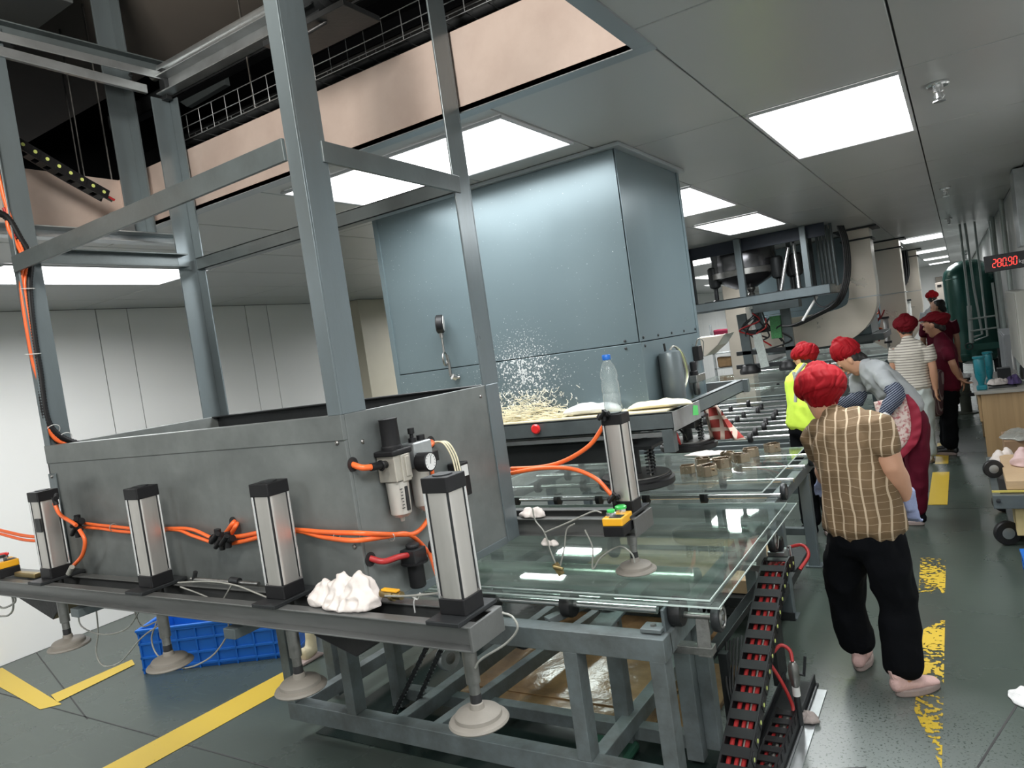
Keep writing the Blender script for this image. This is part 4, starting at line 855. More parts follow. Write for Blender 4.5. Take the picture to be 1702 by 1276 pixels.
energy_chain('cable_chain', [(-.80,3.12,.075),(-.80,2.8,.07),(-.80,2.3,.07)], .075, .07, .045, 'lower black cable chain lying in the floor trough', (1,0,0), False, hoses=((-.02,0,.008,'red'),(.01,0,.007,'clear'),(.025,0,.006,'red')))
b = empty('air_unit', (-.86, 3.55, .66), 'small black and silver air valve unit at the top of the large cable chain', 'valve'); b.location = (-.86, 3.55, .60)
MB().box(-.90,-.82,3.52,3.60,.60,.66).build('body', 'galv', b, bev=.004); MB().box(-.89,-.83,3.53,3.59,.66,.72).build('head', 'bplastic', b, bev=.006); MB().cyl((-.80,3.56,.60),(-.80,3.56,.68),.010,12).build('stem', 'chrome', b, smooth=40)
mb = MB(); mb.box(-.91,-.76,3.46,3.50,.585,.60); mb.build('mounting_plate', 'dark', b, bev=.002)
mb = MB(); mb.box(-.93,-.90,3.45,3.62,.02,.60); mb.build('stand', 'dark', b, bev=.002)
def loose(pts, r, mt, label, cat='hose', name='red_hose'): mb = MB(); mb.tube([Vector(p) for p in pts], r, 8, smooth_path=7); return mb.build(name, mt, None, smooth=60, label=label, cat=cat)
loose([(-.9,3.50,.60),(-1.0,3.42,.62),(-1.1,3.4,.6)], .009, 'red', 'short red hose entering from under the glass corner at the valve unit'); loose([(-.81,3.57,.67),(-.74,3.56,.685),(-.71,3.52,.65),(-.745,3.46,.60)], .008, 'red', 'red hose looping right of the small valve unit')
sv = empty('stand_valve', (-.755, 3.14, 0), 'standing ball valve with raised lever beside the cable chain', 'valve')
MB().cyl((-.755,3.14,.012),(-.755,3.14,.20),.014,12).build('riser', 'dark', sv, smooth=40); MB().lathe((-.755,3.14,.19),[(.012,0),(.02,.01),(.024,.05),(.022,.09),(.012,.11)],n=16).build('body', 'steel', sv, smooth=35)
MB().cyl((-.755,3.14,.15),(-.755,3.14,.19),.0165,12).build('collar', 'white', sv, smooth=40)
mb = MB(); mb.bar((-.755,3.14,.25),(-.715,3.14,.245),.01,.008); mb.bar((-.715,3.14,.24),(-.70,3.14,.33),.012,.005,(0,1,0)); mb.build('lever', 'dark', sv, bev=.001)
loose([(-.755,3.14,.30),(-.765,3.16,.34),(-.80,3.16,.36),(-.83,3.12,.34)], .008, 'red', 'red hose from the standing ball valve into the cable chain'); loose([(-.84,3.1,.30),(-.80,3.1,.22),(-.775,3.12,.12),(-.77,3.1,.08)], .008, 'red', 'red hose dropping beside the standing ball valve')
cloth_lump('rag', (-.735, 3.2, .007), .05, .04, .03, mat('soiled_cloth', (.35,.3,.28), .9, 0, .4, 30, .3, 60), 'soiled little rag on the floor at the foot of the ball valve', seed=31, n=18)
q = at(1300,1022,'z',.02); mb = MB(); mb.box(q.x-.10, q.x+.08, q.y-.03, q.y+.03, .001, .006); mb.box(q.x-.10, q.x+.08, q.y-.03, q.y-.024, .006, .05); mb.build('angle_iron', 'dark', None, bev=.001, label='short dark angle iron on the floor right of the cable chain', cat='bracket')
rb = empty('motor_bracket', (-1.02, 3.1, 0), 'dark slanted bracket with cables under the glass corner', 'bracket')
rail((-1.12,2.9,.30), (-.93,3.45,.52), .05, .03, 'arm', 'dark', rb); mb = MB(); mb.box(-1.04,-1.0,3.02,3.06,.0,.36); mb.build('post', 'dark', rb, bev=.002)
for k in range(5): mb = MB(); mb.tube([(-1.02+.012*k,3.1+.02*k,.38),(-1.01+.012*k,3.0,.22),(-.97+.01*k,2.95,.12),(-.94,2.9+.02*k,.05)], .006, 6, smooth_path=6); mb.build('cable', 'black', rb, smooth=60)
for k in range(3): mb = MB(); mb.tube([(-1.16+.02*k,2.98,.62),(-1.14+.02*k,2.96,.52),(-1.10+.02*k,2.93,.43),(-1.06,2.94,.36)], .008, 8, smooth_path=6); mb.build('hose', 'red' if k else 'orange', rb, smooth=60)

# ================================================================== FIRST PRESS: BLUE DUCT, PLATFORM, HEADS
HX0, HX1, HY0, HY1 = -2.77, -1.27, 3.2, 4.09
PR = empty('press_hood', (-2.0, 3.6, 0), 'pale blue sheet metal duct housing rising to the ceiling above the press platform', 'machine')
chip = mat('pale_blue_chipped_paint', (.14,.188,.205), .3, .35, .05, 2.0, .02, 8)
def add_chips(m, c, rad):
    nt = m.node_tree; N = nt.nodes; L = nt.links; b = N['Principled BSDF']; prev = b.inputs['Base Color'].links[0].from_socket
    g = N.new('ShaderNodeNewGeometry'); d = N.new('ShaderNodeVectorMath'); d.operation = 'DISTANCE'; d.inputs[1].default_value = c; L.new(g.outputs['Position'], d.inputs[0])
    mr = N.new('ShaderNodeMapRange'); mr.inputs[1].default_value = 0; mr.inputs[2].default_value = rad; mr.inputs[3].default_value = .17; mr.inputs[4].default_value = -.04; L.new(d.outputs['Value'], mr.inputs[0])
    n = N.new('ShaderNodeTexNoise'); n.inputs['Scale'].default_value = 120; n.inputs['Detail'].default_value = 4; L.new(g.outputs['Position'], n.inputs[0])
    ad = N.new('ShaderNodeMath'); L.new(n.outputs[0], ad.inputs[0]); L.new(mr.outputs[0], ad.inputs[1]); gt = N.new('ShaderNodeMapRange'); gt.inputs[1].default_value = .66; gt.inputs[2].default_value = .69; L.new(ad.outputs[0], gt.inputs[0])
    mx = N.new('ShaderNodeMix'); mx.data_type = 'RGBA'; L.new(gt.outputs[0], mx.inputs[0]); L.new(prev, mx.inputs[6]); mx.inputs[7].default_value = (.75,.78,.78,1); L.new(mx.outputs[2], b.inputs['Base Color'])
add_chips(chip, (-1.93, 3.2, 1.68), .34)
Z1 = 1.755
m = MB(); m.box(HX0, HX1-.001, HY0, HY0+.01, Z1+.002, CZ-.02); m.build('front_panel', chip, PR, bev=.002)
m = MB(); m.box(HX0, HX1-.001, HY0-.004, HY0+.008, 1.44, Z1-.002); m.build('front_panel', chip, PR, bev=.002)
m = MB(); m.box(HX1-.01, HX1, HY0, HY1, Z1+.002, CZ-.02); m.build('side_panel', 'blue', PR, bev=.002)
m = MB(); m.box(HX1-.008, HX1+.004, HY0-.003, HY1+.003, 1.40, Z1-.002); m.build('side_panel', 'blue', PR, bev=.002)
m = MB(); m.box(HX0, HX0+.01, HY0+.01, HY1, 1.44, CZ-.02); m.build('side_panel', 'blue', PR, bev=.002)
m = MB(); m.box(HX0, HX1-.01, HY1-.01, HY1, 1.44, CZ-.02); m.build('back_panel', 'blue', PR, bev=.002)
m = MB(); m.box(HX0-.012, HX0+.02, HY0-.006, HY0+.02, 1.44, CZ-.02); m.build('corner_strip', 'blue', PR, bev=.002)
m = MB(); m.box(HX1-.006, HX1+.006, HY1-.03, HY1+.006, 1.4, CZ-.02); m.build('corner_strip', 'blue', PR, bev=.002)
m = MB(); m.box(HX0-.03, HX1+.035, HY0-.03, HY0+.01, CZ-.02, CZ-.001); m.box(HX1-.01, HX1+.035, HY0, HY1+.03, CZ-.02, CZ-.001); m.build('ceiling_flange', mat('flange', (.4,.44,.46), .3, .4), PR, bev=.003)
def bolts(pts, ax, name='bolt', par=PR, r=.007):
    for p in pts: mb = MB(); mb.lathe(p, [(r,0),(r,.003),(r*.5,.005)], ax, 8); mb.build(name, 'dark', par)
bolts([(-1.345,3.196,1.77),(-1.345,3.196,1.735)], (0,-1,0)); bolts([(HX1+.001, 3.24+.2*k, 1.775 if k < 5 else 1.74) for k in range(5)]+[(HX1+.004,3.24,1.735),(HX1+.004,3.45,1.46),(HX1+.004,3.7,1.46)], (1,0,0))
# gauge on a pigtail siphon
ga = empty('pressure_gauge', (-2.36, 3.15, 1.70), 'pressure gauge on a looped siphon tube on the blue duct', 'gauge')
gc = Vector((-2.36,3.13,2.0)); mb = MB(); mb.lathe(gc-Vector((.018,.01,0)), [(.042,0),(.05,.006),(.05,.036),(.044,.040)], (.86,.5,-.05), 28); mb.build('case', 'bplastic', ga, smooth=35)
mb = MB(); mb.lathe(gc+Vector((.0168,.010,0)), [(.041,0),(.041,.002)], (.86,.5,-.05), 28); mb.build('dial', 'white', ga)
mb = MB(); mb.cyl(gc-Vector((0,0,.05)), gc-Vector((0,0,.075)), .012, 10); mb.cyl(gc-Vector((0,0,.075)), gc-Vector((0,0,.16)), .006, 10); mb.build('stem', 'steel', ga, smooth=40)
mb = MB(); mb.ring(gc-Vector((0,-.0,.19)), (1,.35,0), .035, .006, 28, 8); mb.build('siphon_loop', 'steel', ga, smooth=60)
mb = MB(); mb.tube([gc-Vector((0,-.02,.17)), gc-Vector((0,-.03,.22)), gc-Vector((0,-.03,.28)), gc-Vector((-.01,-.04,.30)), Vector((-2.33,3.195,1.70))], .008, 10, smooth_path=6); mb.cyl((-2.345,3.15,1.71),(-2.335,3.17,1.70),.016,12); mb.build('elbow', 'steel', ga, smooth=60)
# pod, tubes and valves on the right side of the duct
po = empty('air_receiver_pod', (HX1+.05, 3.42, 1.45), 'slim upright grey air receiver with yellow tubes on the side of the blue duct', 'air tank')
mb = MB(); mb.lathe((HX1+.06,3.40,1.45), [(.05,0),(.055,.01),(.055,.22),(.05,.235),(.02,.245)], n=24); mb.build('body', 'paintv', po, smooth=35)
for k in range(3): mb = MB(); mb.tube([(HX1+.06,3.40,1.69),(HX1+.075,3.44,1.71),(HX1+.07,3.53+.02*k,1.66),(HX1+.06,3.60+.02*k,1.56),(HX1+.06,3.55,1.49),(HX1+.03,3.5,1.47)], .005, 6, smooth_path=7); mb.build('tube', mat('yellow_green_tube', (.55,.6,.3), .4) if k % 2 else 'clear', po, smooth=60)
mb = MB(); mb.tube([(HX1+.05,3.38,1.68),(HX1+.05,3.37,1.73)], .006, 6); mb.build('stub', 'dark', po)
va = empty('valve_block', (HX1+.03, 3.85, 1.45), 'small black valve block and regulator at the far edge of the blue duct', 'valve')
MB().box(HX1+.006,HX1+.04,3.93,4.0,1.60,1.68).build('coil', 'bplastic', va, bev=.003); MB().box(HX1+.006,HX1+.05,3.80,3.96,1.49,1.53).build('manifold', 'steel', va, bev=.003); MB().lathe((HX1+.03,3.83,1.53),[(.022,0),(.022,.02),(.017,.025),(.018,.07),(.012,.075)],n=16).build('knob', 'bplastic', va, smooth=35); MB().lathe((HX1+.03,3.84,1.42),[(.012,0),(.018,.01),(.018,.07)],n=14).build('bowl', 'steel', va, smooth=35)
for k in range(3): mb = MB(); mb.tube([(HX1+.02,3.95,1.68),(HX1+.04,3.96-.01*k,1.72),(HX1+.05,4.0,1.70),(HX1+.03,4.03,1.62)], .003, 6, smooth_path=6); mb.build('tube', 'clear', va, smooth=60)
# platform
PF = empty('press_platform', (-2.1, 3.3, 1.3), 'grey channel steel platform of the press with a red emergency button', 'machine')
PZ0, PZ1 = 1.365, 1.44
def pbar(p0, p1, w, h, n='beam', mt='paint', bev=.002): mb = MB(); mb.bar(p0, p1, w, h); return mb.build(n, mt, PF, bev=bev)
channel((-3.2,3.0,(PZ0+PZ1)/2), (-1.09,3.0,(PZ0+PZ1)/2), .04, PZ1-PZ0, .006, -1).build('beam', 'paint', PF, bev=.001)
m = MB(); m.box(-1.094,-1.088,3.0,3.38,PZ0-.01,PZ1); m.build('end_plate', 'galv', PF, bev=.001)
channel((-1.12,3.02,(PZ0+PZ1)/2), (-1.12,4.35,(PZ0+PZ1)/2), .04, PZ1-PZ0-.005, .006, -1).build('beam', 'paint', PF, bev=.001)
pbar((-3.2,4.35,1.40), (-1.09,4.35,1.40), .04, .075); pbar((-3.2,3.04,1.342), (-1.13,3.04,1.342), .04, .02, 'rail', 'galv'); pbar((-3.2,3.12,1.335), (-1.3,3.12,1.335), .02, .02, 'rail', 'chrome')
pbar((-3.0,3.16,1.26), (-1.45,3.16,1.26), .10, .10, 'lower_beam', 'dark'); pbar((-3.0,4.1,1.26), (-1.35,4.1,1.26), .10, .10, 'lower_beam', 'dark')
m = MB(); m.box(-1.15,-1.10,3.0,3.05,1.262,PZ0); m.build('stub_post', 'paint', PF, bev=.002)
mb = MB(); mb.lathe(at(893,712,'y',2.998), [(.012,0),(.012,.01),(.022,.011),(.024,.02),(.018,.027)], (.1,-1,0), 20); mb.build('emergency_button', 'rbutton', PF, smooth=35)
mb = MB(); mb.prism([(3.26,1.385),(3.34,1.375),(3.345,1.42),(3.28,1.43)], 'x', -1.0875, -1.0865); mb.build('green_sticker', mat('green_sticker', (.1,.6,.15), .5), PF)
for (x, y, r, zt) in ((-1.405,3.25,.185,1.12),(-1.45,4.2,.17,1.12),(-2.6,3.3,.185,1.12)):
    mb = MB(); mb.lathe((x,y,zt-.05), [(r*.97,0),(r,.006),(r,.03),(r*.93,.036),(r*.93,.046),(r*.9,.05)], n=40); d = mb.build('press_head', 'black', PF, smooth=35)
    mb = MB(); mb.lathe((x,y,zt), [(r*.88,0),(r*.88,.005)], n=40); mb.build('top_plate', 'steel', d, smooth=35)
    for k in range(4):
        a = PI/4+k*PI/2+.3; sx, sy = x+.11*math.cos(a), y+.11*math.sin(a); mb = MB(); mb.spring((sx,sy,zt+.005), (sx,sy,zt+.135), .016, .004, 8); mb.build('spring', 'dark', d, smooth=60)
        mb = MB(); mb.cyl((sx,sy,zt), (sx,sy,zt+.15), .005, 8); mb.build('guide_rod', 'steel', d, smooth=40)
    mb = MB(); mb.cyl((x,y,zt), (x,y,zt+.16), .03, 16); mb.build('ram', 'dark', d, smooth=40)
    mb = MB(); mb.box(x-.15,x+.15,y-.13,y+.13,zt+.14,zt+.155); mb.build('spring_plate', 'dark', d, bev=.002)
    mb = MB(); mb.tube([(x+.02,y-.05,zt+.14),(x-.02,y-.09,zt+.10),(x+.02,y-.11,zt+.05),(x+.03,y-.1,zt+.0)], .006, 8, smooth_path=6); mb.build('cable', 'black', d, smooth=60)
for k in range(3): mb = MB(); mb.tube([(-1.5+.02*k,4.0,1.26),(-1.44,3.98-.02*k,1.20),(-1.43,4.0,1.13)], .006, 6, smooth_path=6); mb.build('red_cable', 'red', PF, smooth=60)
mb = MB(); mb.box(-3.2,-1.12,3.01,3.19,PZ1+.001,PZ1+.010); mb.build('wooden_shelf_board', 'cream', None, bev=.002, label='pale board on the press platform in front of the blue duct', cat='board')
# debris: strips
rnd = random.Random(5); mb = MB()
for k in range(420):
    x = rnd.uniform(-2.15, -1.62); hmax = .11*max(.25, 1-abs(x+1.92)/.32); y = rnd.uniform(3.02, 3.185); z = PZ1+.012+rnd.random()**1.5*hmax*(y-2.95)/.2
    a = rnd.uniform(-.5, .5); l = rnd.uniform(.03, .09); d = Vector((math.cos(a), math.sin(a)*.4, rnd.uniform(-.25, .25)))*l/2; mb.bar(Vector((x,y,z))-d, Vector((x,y,z))+d, .004, .0025)
mb.build('cut_strip_pile', 'cream', None, label='heap of cream cut strips and shavings on the press platform', cat='offcuts', kind='stuff')
mb = MB()
for k in range(500):
    x = rnd.gauss(-1.9, .13); z = PZ1+.03+rnd.random()**2*.12; y = 3.19-rnd.random()*.05*(1-(z-PZ1)/.2); d = Vector((rnd.uniform(-1,1), rnd.uniform(-.3,.3), rnd.uniform(-1,1))).normalized()*rnd.uniform(.004,.012); p = Vector((min(-1.62,max(-2.2,x)), y, z))
    mb.bar(p-d, p+d, .003, .002)
mb.build('white_shavings', 'dustw', None, label='white shavings clinging to the blue duct above the cream strips', cat='offcuts', kind='stuff')
def bag(c, l, w, h, m_, label, name, seed=0, rot=0):
    n = 20; vs = []; fs = []; R = Matrix.Rotation(rot, 3, 'Z')
    for i in range(n+1):
        t = i/n*2-1; s_ = max(.02, (1-abs(t)**3))**.5
        for j in range(12):
            a = 2*PI*j/12; y = math.cos(a)*w/2*s_; z = (math.sin(a)*.5+.5)*h*s_*(1+.25*noise.noise(Vector((t*3, a, seed)))); vs.append(Vector(c)+R@Vector((t*l/2, y, z)))
    for i in range(n):
        for j in range(12): fs.append((i*12+j, i*12+(j+1) % 12, (i+1)*12+(j+1) % 12, (i+1)*12+j))
    fs += [tuple(range(12))[::-1], tuple(n*12+j for j in range(12))]
    mb = MB(); mb.add(vs, fs); return mb.build(name, m_, None, smooth=70, label=label, cat='bag')
bag((-1.52,3.10,PZ1+.011), .30, .14, .05, 'white', 'flat white bag on the platform behind the water bottle', 'white_bag', 2, .05); bag((-1.19,3.12,PZ1+.011), .30, .14, .035, 'cream', 'flat cream coloured pad at the right end of the press platform', 'cream_pad', 4, .1)
# tartan cloth hanging over the back of the platform
vs = []; fs = []; n = 14
for i in range(n+1):
    for j in range(n+1):
        u = i/n; v = j/n; x = -1.36+.05*u+.09*v+.16*(u-.3)*v+.012*math.sin(u*9+v*3); z = 1.43-.31*v-.02*u; y = 4.18-.0*u+.02*math.sin(u*14)*v+.02*v; vs.append((x+.0, y, z))
for i in range(n):
    for j in range(n): fs.append((i*(n+1)+j, (i+1)*(n+1)+j, (i+1)*(n+1)+j+1, i*(n+1)+j+1))
mb = MB(); mb.add(vs, fs); o = mb.build('tartan_cloth', 'tartan', None, smooth=80, label='red tartan cloth hanging beside the press heads at the platform corner', cat='cloth'); so = o.modifiers.new('t', 'SOLIDIFY'); so.thickness = .006

# ================================================================== SECOND PRESS, HANGING FRAME
P2 = empty('hanging_press_frame', (-1.9, 8.9, 1.3), 'second press: channel frame hanging from the ceiling with dark tank, posts and suction arms', 'machine')
Y0, Y1, BX0, BX1 = 8.3, 9.3, -3.1, -1.12
for (p0, p1, o_) in (((BX0,Y0,1.975),(BX1,Y0,1.975),-1), ((BX1,Y0,1.975),(BX1,Y1,1.975),-1), ((BX0,Y1,1.975),(BX1,Y1,1.975),1)): channel(p0, p1, .06, .1, .008, o_).build('channel', 'paintv', P2, bev=.002)
for x, y, s, mt in ((-2.02,Y0+.04,.07,'paintv'), (-1.33,Y0+.04,.06,'paintv'), (-2.62,Y0+.05,.06,'paintv'), (-1.2,Y1-.05,.05,'paint'), (-2.85,Y0+.3,.06,'dark'), (-2.75,Y0+.6,.06,'dark'), (-1.65,Y1-.06,.05,'paint'), (-1.4,Y1-.1,.04,'dark')):
    mb = MB(); mb.box(x-s/2,x+s/2,y-s/2,y+s/2,2.02,CZ-.002); mb.build('post', mt, P2, bev=.003)
mb = MB(); mb.box(BX0,BX1+.02,Y0-.02,Y0+.012,CZ-.15,CZ-.002) if False else mb.box(-2.6,-1.12,Y0+.1,Y0+.13,2.54,CZ-.002); mb.build('recess_shade_sheet', mat('dark_blue_shade_and_box', (.022,.028,.04), .35, .4, .2, 4), P2, bev=.002)  # dark sheet standing in for the shade of the ceiling recess
mb = MB(); c = (-2.1,8.85,2.28); mb.lathe(c, [(.12,-.14),(.30,-.05),(.36,0),(.37,.03),(.37,.34),(.36,.36)], n=36); tk = mb.build('tank', mat('dark_tank', (.17,.17,.18), .2, .85, .2, 6), P2, smooth=30)
mb = MB(); mb.lathe(c, [(.372,0),(.39,.005),(.39,.07),(.372,.075)], n=36); mb.build('band', 'steel', tk, smooth=30)
mb = MB(); mb.lathe((-2.05,8.85,2.02), [(.03,0),(.04,.04),(.025,.06),(.05,.10),(.05,.15)], n=18); mb.build('drain', 'steel', tk, smooth=30)
for x, y in ((-2.42,8.7),(-1.7,8.7),(-1.58,8.9),(-1.5,8.75)):
    mb = MB(); mb.lathe((x,y,2.02), [(.05,0),(.05,.02),(.025,.03),(.025,.16),(.06,.18),(.07,.22),(.07,.40),(.05,.42)], n=16); mb.build('valve', 'dark', P2, smooth=30)
mb = MB(); mb.cyl((-1.66,8.55,2.04), (-1.54,8.6,2.5), .02, 10); mb.cyl((-1.44,8.4,2.03),(-1.46,8.5,2.60),.018,10); mb.build('pipe', 'chrome', P2, smooth=40)
mb = MB(); mb.box(-2.5,-1.5,8.45,9.1,2.025,2.035); mb.build('deck_plate', 'dark', P2)
for k in range(5): mb = MB(); mb.cyl((-1.30+.055*k,9.1-.12*k,2.0), (-1.31+.055*k,9.1-.12*k,CZ-.002), .016, 10); mb.build('riser_pipe', 'paint', P2, smooth=40)
for k in range(4):
    mb = MB(); pts = [at(a+3*k, b, 'y', 8.45+.05*k) for a, b in ((1392,375),(1400,400),(1404,440),(1400,475),(1385,505),(1350,525),(1318,540),(1300,542))]; mb.tube(pts, .011, 8, smooth_path=6); mb.build('cable', 'black', P2, smooth=60)
mb = MB(); mb.tube([at(a,b,'y',8.35) for a,b in ((1353,492),(1358,505),(1370,510),(1385,500))], .008, 6, smooth_path=6); mb.build('cable', 'black', P2, smooth=60)
mb = MB(); mb.cyl(at(1358,492,'y',8.4), at(1334,533,'y',8.4), .014, 10); mb.build('strut', 'white', P2, smooth=40)
# arms below the frame
for (a, b, w, mt) in (((1232,522),(1248,618),.11,'paint'), ((1304,512),(1318,605),.11,'paint'), ((1255,512),(1266,552),.10,'paintv')):
    p, q = at(*a, 'y', 9.0), at(*b, 'y', 9.0); mb = MB(); mb.bar((p.x,9.0,p.z), (q.x,9.0,q.z), w, .06, (0,1,0)); mb.build('arm', mt, P2, bev=.004)
mb = MB(); p, q = at(1178,520,'y',8.7), at(1310,505,'y',8.7); mb.box(-2.0,-1.5,8.6,8.8,1.83,1.92); mb.build('under_box', 'paint', P2, bev=.004)
for (a, b, z) in (((1242,553),(1292,545),.04), ((1225,588),(1325,577),.03), ((1225,610),(1320,602),.04)):
    p, q = at(*a, 'y', 9.0), at(*b, 'y', 9.0); mb = MB(); mb.bar((p.x,9.0,p.z), (q.x,9.0,q.z), .06, .05); mb.build('crossbar', 'dark', P2, bev=.003)
p, q = at(1258,555,'y',8.9), at(1272,610,'y',8.9); mb = MB(); mb.bar((p.x,8.9,p.z), (q.x,8.9,q.z), .10, .02, (0,1,0)); mb.build('perforated_guard', mat('pale_mesh', (.5,.55,.52), .5, .2, .3, 60), P2, bev=.002)
p, q = at(1288,525,'y',8.95), at(1292,562,'y',8.95); mb = MB(); mb.bar((p.x,8.95,p.z), (q.x,8.95,q.z), .12, .06, (0,1,0)); mb.build('terminal_box', mat('green_board', (.05,.22,.07), .5, 0, .7, 60), P2, bev=.003)
rnd = random.Random(11)
for k in range(10):
    a = (rnd.uniform(1250,1300), rnd.uniform(515,540)); pts = [at(a[0]+rnd.uniform(-25,25)*t, a[1]+28*t+rnd.uniform(-6,6), 'y', 8.9+.06*t) for t in (0,.5,1,1.5)]; mb = MB(); mb.tube(pts, .01, 5, smooth_path=5); mb.build('wire', 'black' if k % 5 else 'red', P2, smooth=60)
for (px, py) in ((1247,615),(1313,608)):
    p = at(px, py, 'y', 9.0); mb = MB(); mb.lathe((p.x,9.0,p.z-.04), [(.04,.12),(.09,.10),(.12,.05),(.125,.03),(.12,0)], n=28); mb.build('suction_disc', 'black', P2, smooth=35)
# hood mouth, shelf and baskets by the left wall, seen under the frame
sh = empty('wire_shelf', (-4.0, 13.0, 0), 'wire shelf with red baskets beyond the glass, under the hanging frame', 'shelf')
p0, p1 = at(1192,628,'y',14.5), at(1235,570,'y',14.5)
MB().box(p0.x,p0.x+.04,14.4,14.44,0,1.75).build('post', 'galv', sh); MB().box(p0.x+.62,p0.x+.66,14.4,14.44,0,1.5).build('post', 'galv', sh)
for z in (.85,1.15,1.4): MB().box(p0.x,p0.x+.66,14.4,14.8,z,z+.02).build('shelf_board', 'galv', sh)
for k, (dx, z, w, mt, lab) in enumerate(((.06,1.42,.30,'maroon','maroon basket on the top shelf beyond the glass'), (.40,1.42,.2,'dark','dark bundle on the top shelf beside the maroon basket'), (.06,.87,.28,'wetcard','brown bag on the lower shelf under the maroon basket'), (.44,1.17,.18,'capdark','red bag hanging at the right end of the wire shelf'))):
    mb = MB(); mb.prism([(p0.x+dx,z),(p0.x+dx+w,z),(p0.x+dx+w+.02,z+.2),(p0.x+dx-.01,z+.22)], 'y', 14.45, 14.75); mb.build('storage_basket', mt, None, bev=.03, label=lab, cat='basket')
pts = [at(a,b,'y',10.4) for a,b in ((1150,562),(1195,557),(1212,553),(1200,572),(1180,590),(1158,592))]
mb = MB(); mb.prism([(p.x,p.z) for p in pts], 'y', 10.2, 10.7); sh_ = mb.build('scoop_hood', 'stainless', None, bev=.01, label='small beige metal scoop projecting behind the blue duct', cat='hood'); MB().box(pts[0].x,pts[0].x+.06,10.42,10.48,.0,pts[0].z).build('stand', 'galv', sh_)
p = at(1230,560,'y',12.5); mb = MB(); mb.box(p.x-.17,p.x+.17,12.4,12.7,.3,CZ-.05); mb.build('beige_duct', mat('beige_duct_metal', (.5,.45,.38), .35, .5, .1, 3), None, bev=.01, label='tall beige duct standing behind the arms of the hanging frame', cat='duct')

# ================================================================== STAINLESS DUCTS AND FURTHER PRESSES
def bent_duct(path, y0, y1, w, label, flare=None):
    """rectangular duct following a path in x-z; w list of widths"""
    t = empty('stainless_duct', (path[0][0], (y0+y1)/2, path[-1][1]), label, 'duct'); P_ = spline([Vector((p[0],0,p[1])) for p in path], 5)
    n = len(P_); vs = []; fs = []
    for i, p in enumerate(P_):
        tt = (P_[min(i+1,n-1)]-P_[max(i-1,0)]).normalized(); s = Vector((tt.z,0,-tt.x)); k = i/(n-1)*(len(w)-1); a = int(min(k, len(w)-2)); ww = w[a]+(w[a+1]-w[a])*(k-a)
        for sx, yy in ((-1,y0),(1,y0),(1,y1),(-1,y1)): q = p+s*sx*ww/2; vs.append((q.x, yy, q.z))
    for i in range(n-1):
        for j in range(4): fs.append((i*4+j, i*4+(j+1)%4, (i+1)*4+(j+1)%4, (i+1)*4+j))
    fs += [(3,2,1,0), tuple((n-1)*4+j for j in range(4))]
    mb = MB(); mb.add(vs, fs); mb.build('duct_body', 'stainless', t, smooth=40)
    x, z = path[0]; mb = MB(); mb.box(x-w[0]/2-.03,x+w[0]/2+.03,y0-.03,y1+.03,CZ-.15,CZ-.13); mb.box(x-w[0]/2-.09,x+w[0]/2+.09,y0-.06,y1+.06,CZ-.02,CZ-.001); mb.build('flange', 'dark', t, bev=.003)
    mb = MB(); zz = path[0][1]-(path[0][1]-path[2][1])*.95; mb.box(x-w[0]/2-.06,x+w[0]/2+.004,y0-.006,y0-.001,zz,zz+.012) if False else mb.box(x-w[0]/2-.02,x+w[0]/2+.02,y0-.01,y1+.01,1.83,1.842); mb.build('joint_band', 'galv', t)
    return t
d1 = [at(a,b,'y',10.0) for a,b in ((1423,388),(1430,440),(1436,485),(1430,517),(1400,540),(1350,550),(1270,560))]
d1 = [(p.x,p.z) for p in d1]; d1[0] = (d1[1][0]-.0, CZ-.005); bent_duct(d1, 9.85, 10.25, [.30,.30,.30,.34,.42,.42,.40], 'big curved stainless duct dropping from the ceiling and sweeping left behind the workers')
d2 = [(-.87,CZ-.005),(-.87,2.2),(-.87,1.8),(-.88,1.45),(-.95,1.15),(-1.05,1.0)]; bent_duct(d2, 12.9, 13.3, [.36,.36,.36,.36,.4,.4], 'second straight stainless duct behind the curved one')
d3 = [(-.80,CZ-.005),(-.80,2.2),(-.80,1.8),(-.80,1.45),(-.9,1.15),(-1.0,1.0)]; bent_duct(d3, 17.0, 17.5, [.36,.36,.36,.36,.4,.4], 'third distant stainless duct above the far red caps')
def hood(x0, x1, y0, y1, label):
    t = empty('press_hood', ((x0+x1)/2, y0, 1.3), label, 'machine'); mb = MB(); mb.box(x0,x1,y0,y1,1.78,CZ-.01); mb.build('upper_panel', 'blue', t, bev=.004); mb = MB(); mb.box(x0-.004,x1+.004,y0-.004,y1+.004,1.35,1.776); mb.build('lower_panel', 'blue', t, bev=.004)
    mb = MB(); mb.box(x0-.2,x1+.15,y0-.15,y1+.1,1.26,1.345); mb.build('platform', 'paint', t, bev=.004)
hood(-2.35,-1.0,10.6,11.6,'teal blue duct housing behind the curved stainless duct'); hood(-2.4,-1.0,14.6,15.6,'narrow strip of pale blue housing between the stainless ducts'); hood(-2.4,-.95,18.6,19.6,'farthest grey blue housing behind the third duct')
# dark hose box of the third press
t = empty('hose_frame', (-1.2,15.2,2.2), 'dark hanging frame with looped hoses between second and third stainless duct', 'machine')
MB().box(-1.3,-.85,15.9,16.4,2.1,CZ-.01).build('box', mat('dark_blue_shade_and_box', (.05,.065,.09)), t, bev=.004)
for k in range(3): mb = MB(); mb.tube([(-.82+.04*k,15.85,CZ-.05),(-.82+.04*k,15.85,2.2),(-.85,15.85,1.95),(-1.05,15.85,1.85),(-1.25,15.85,1.85)], .022, 8, smooth_path=6); mb.build('hose', 'black', t, smooth=60)
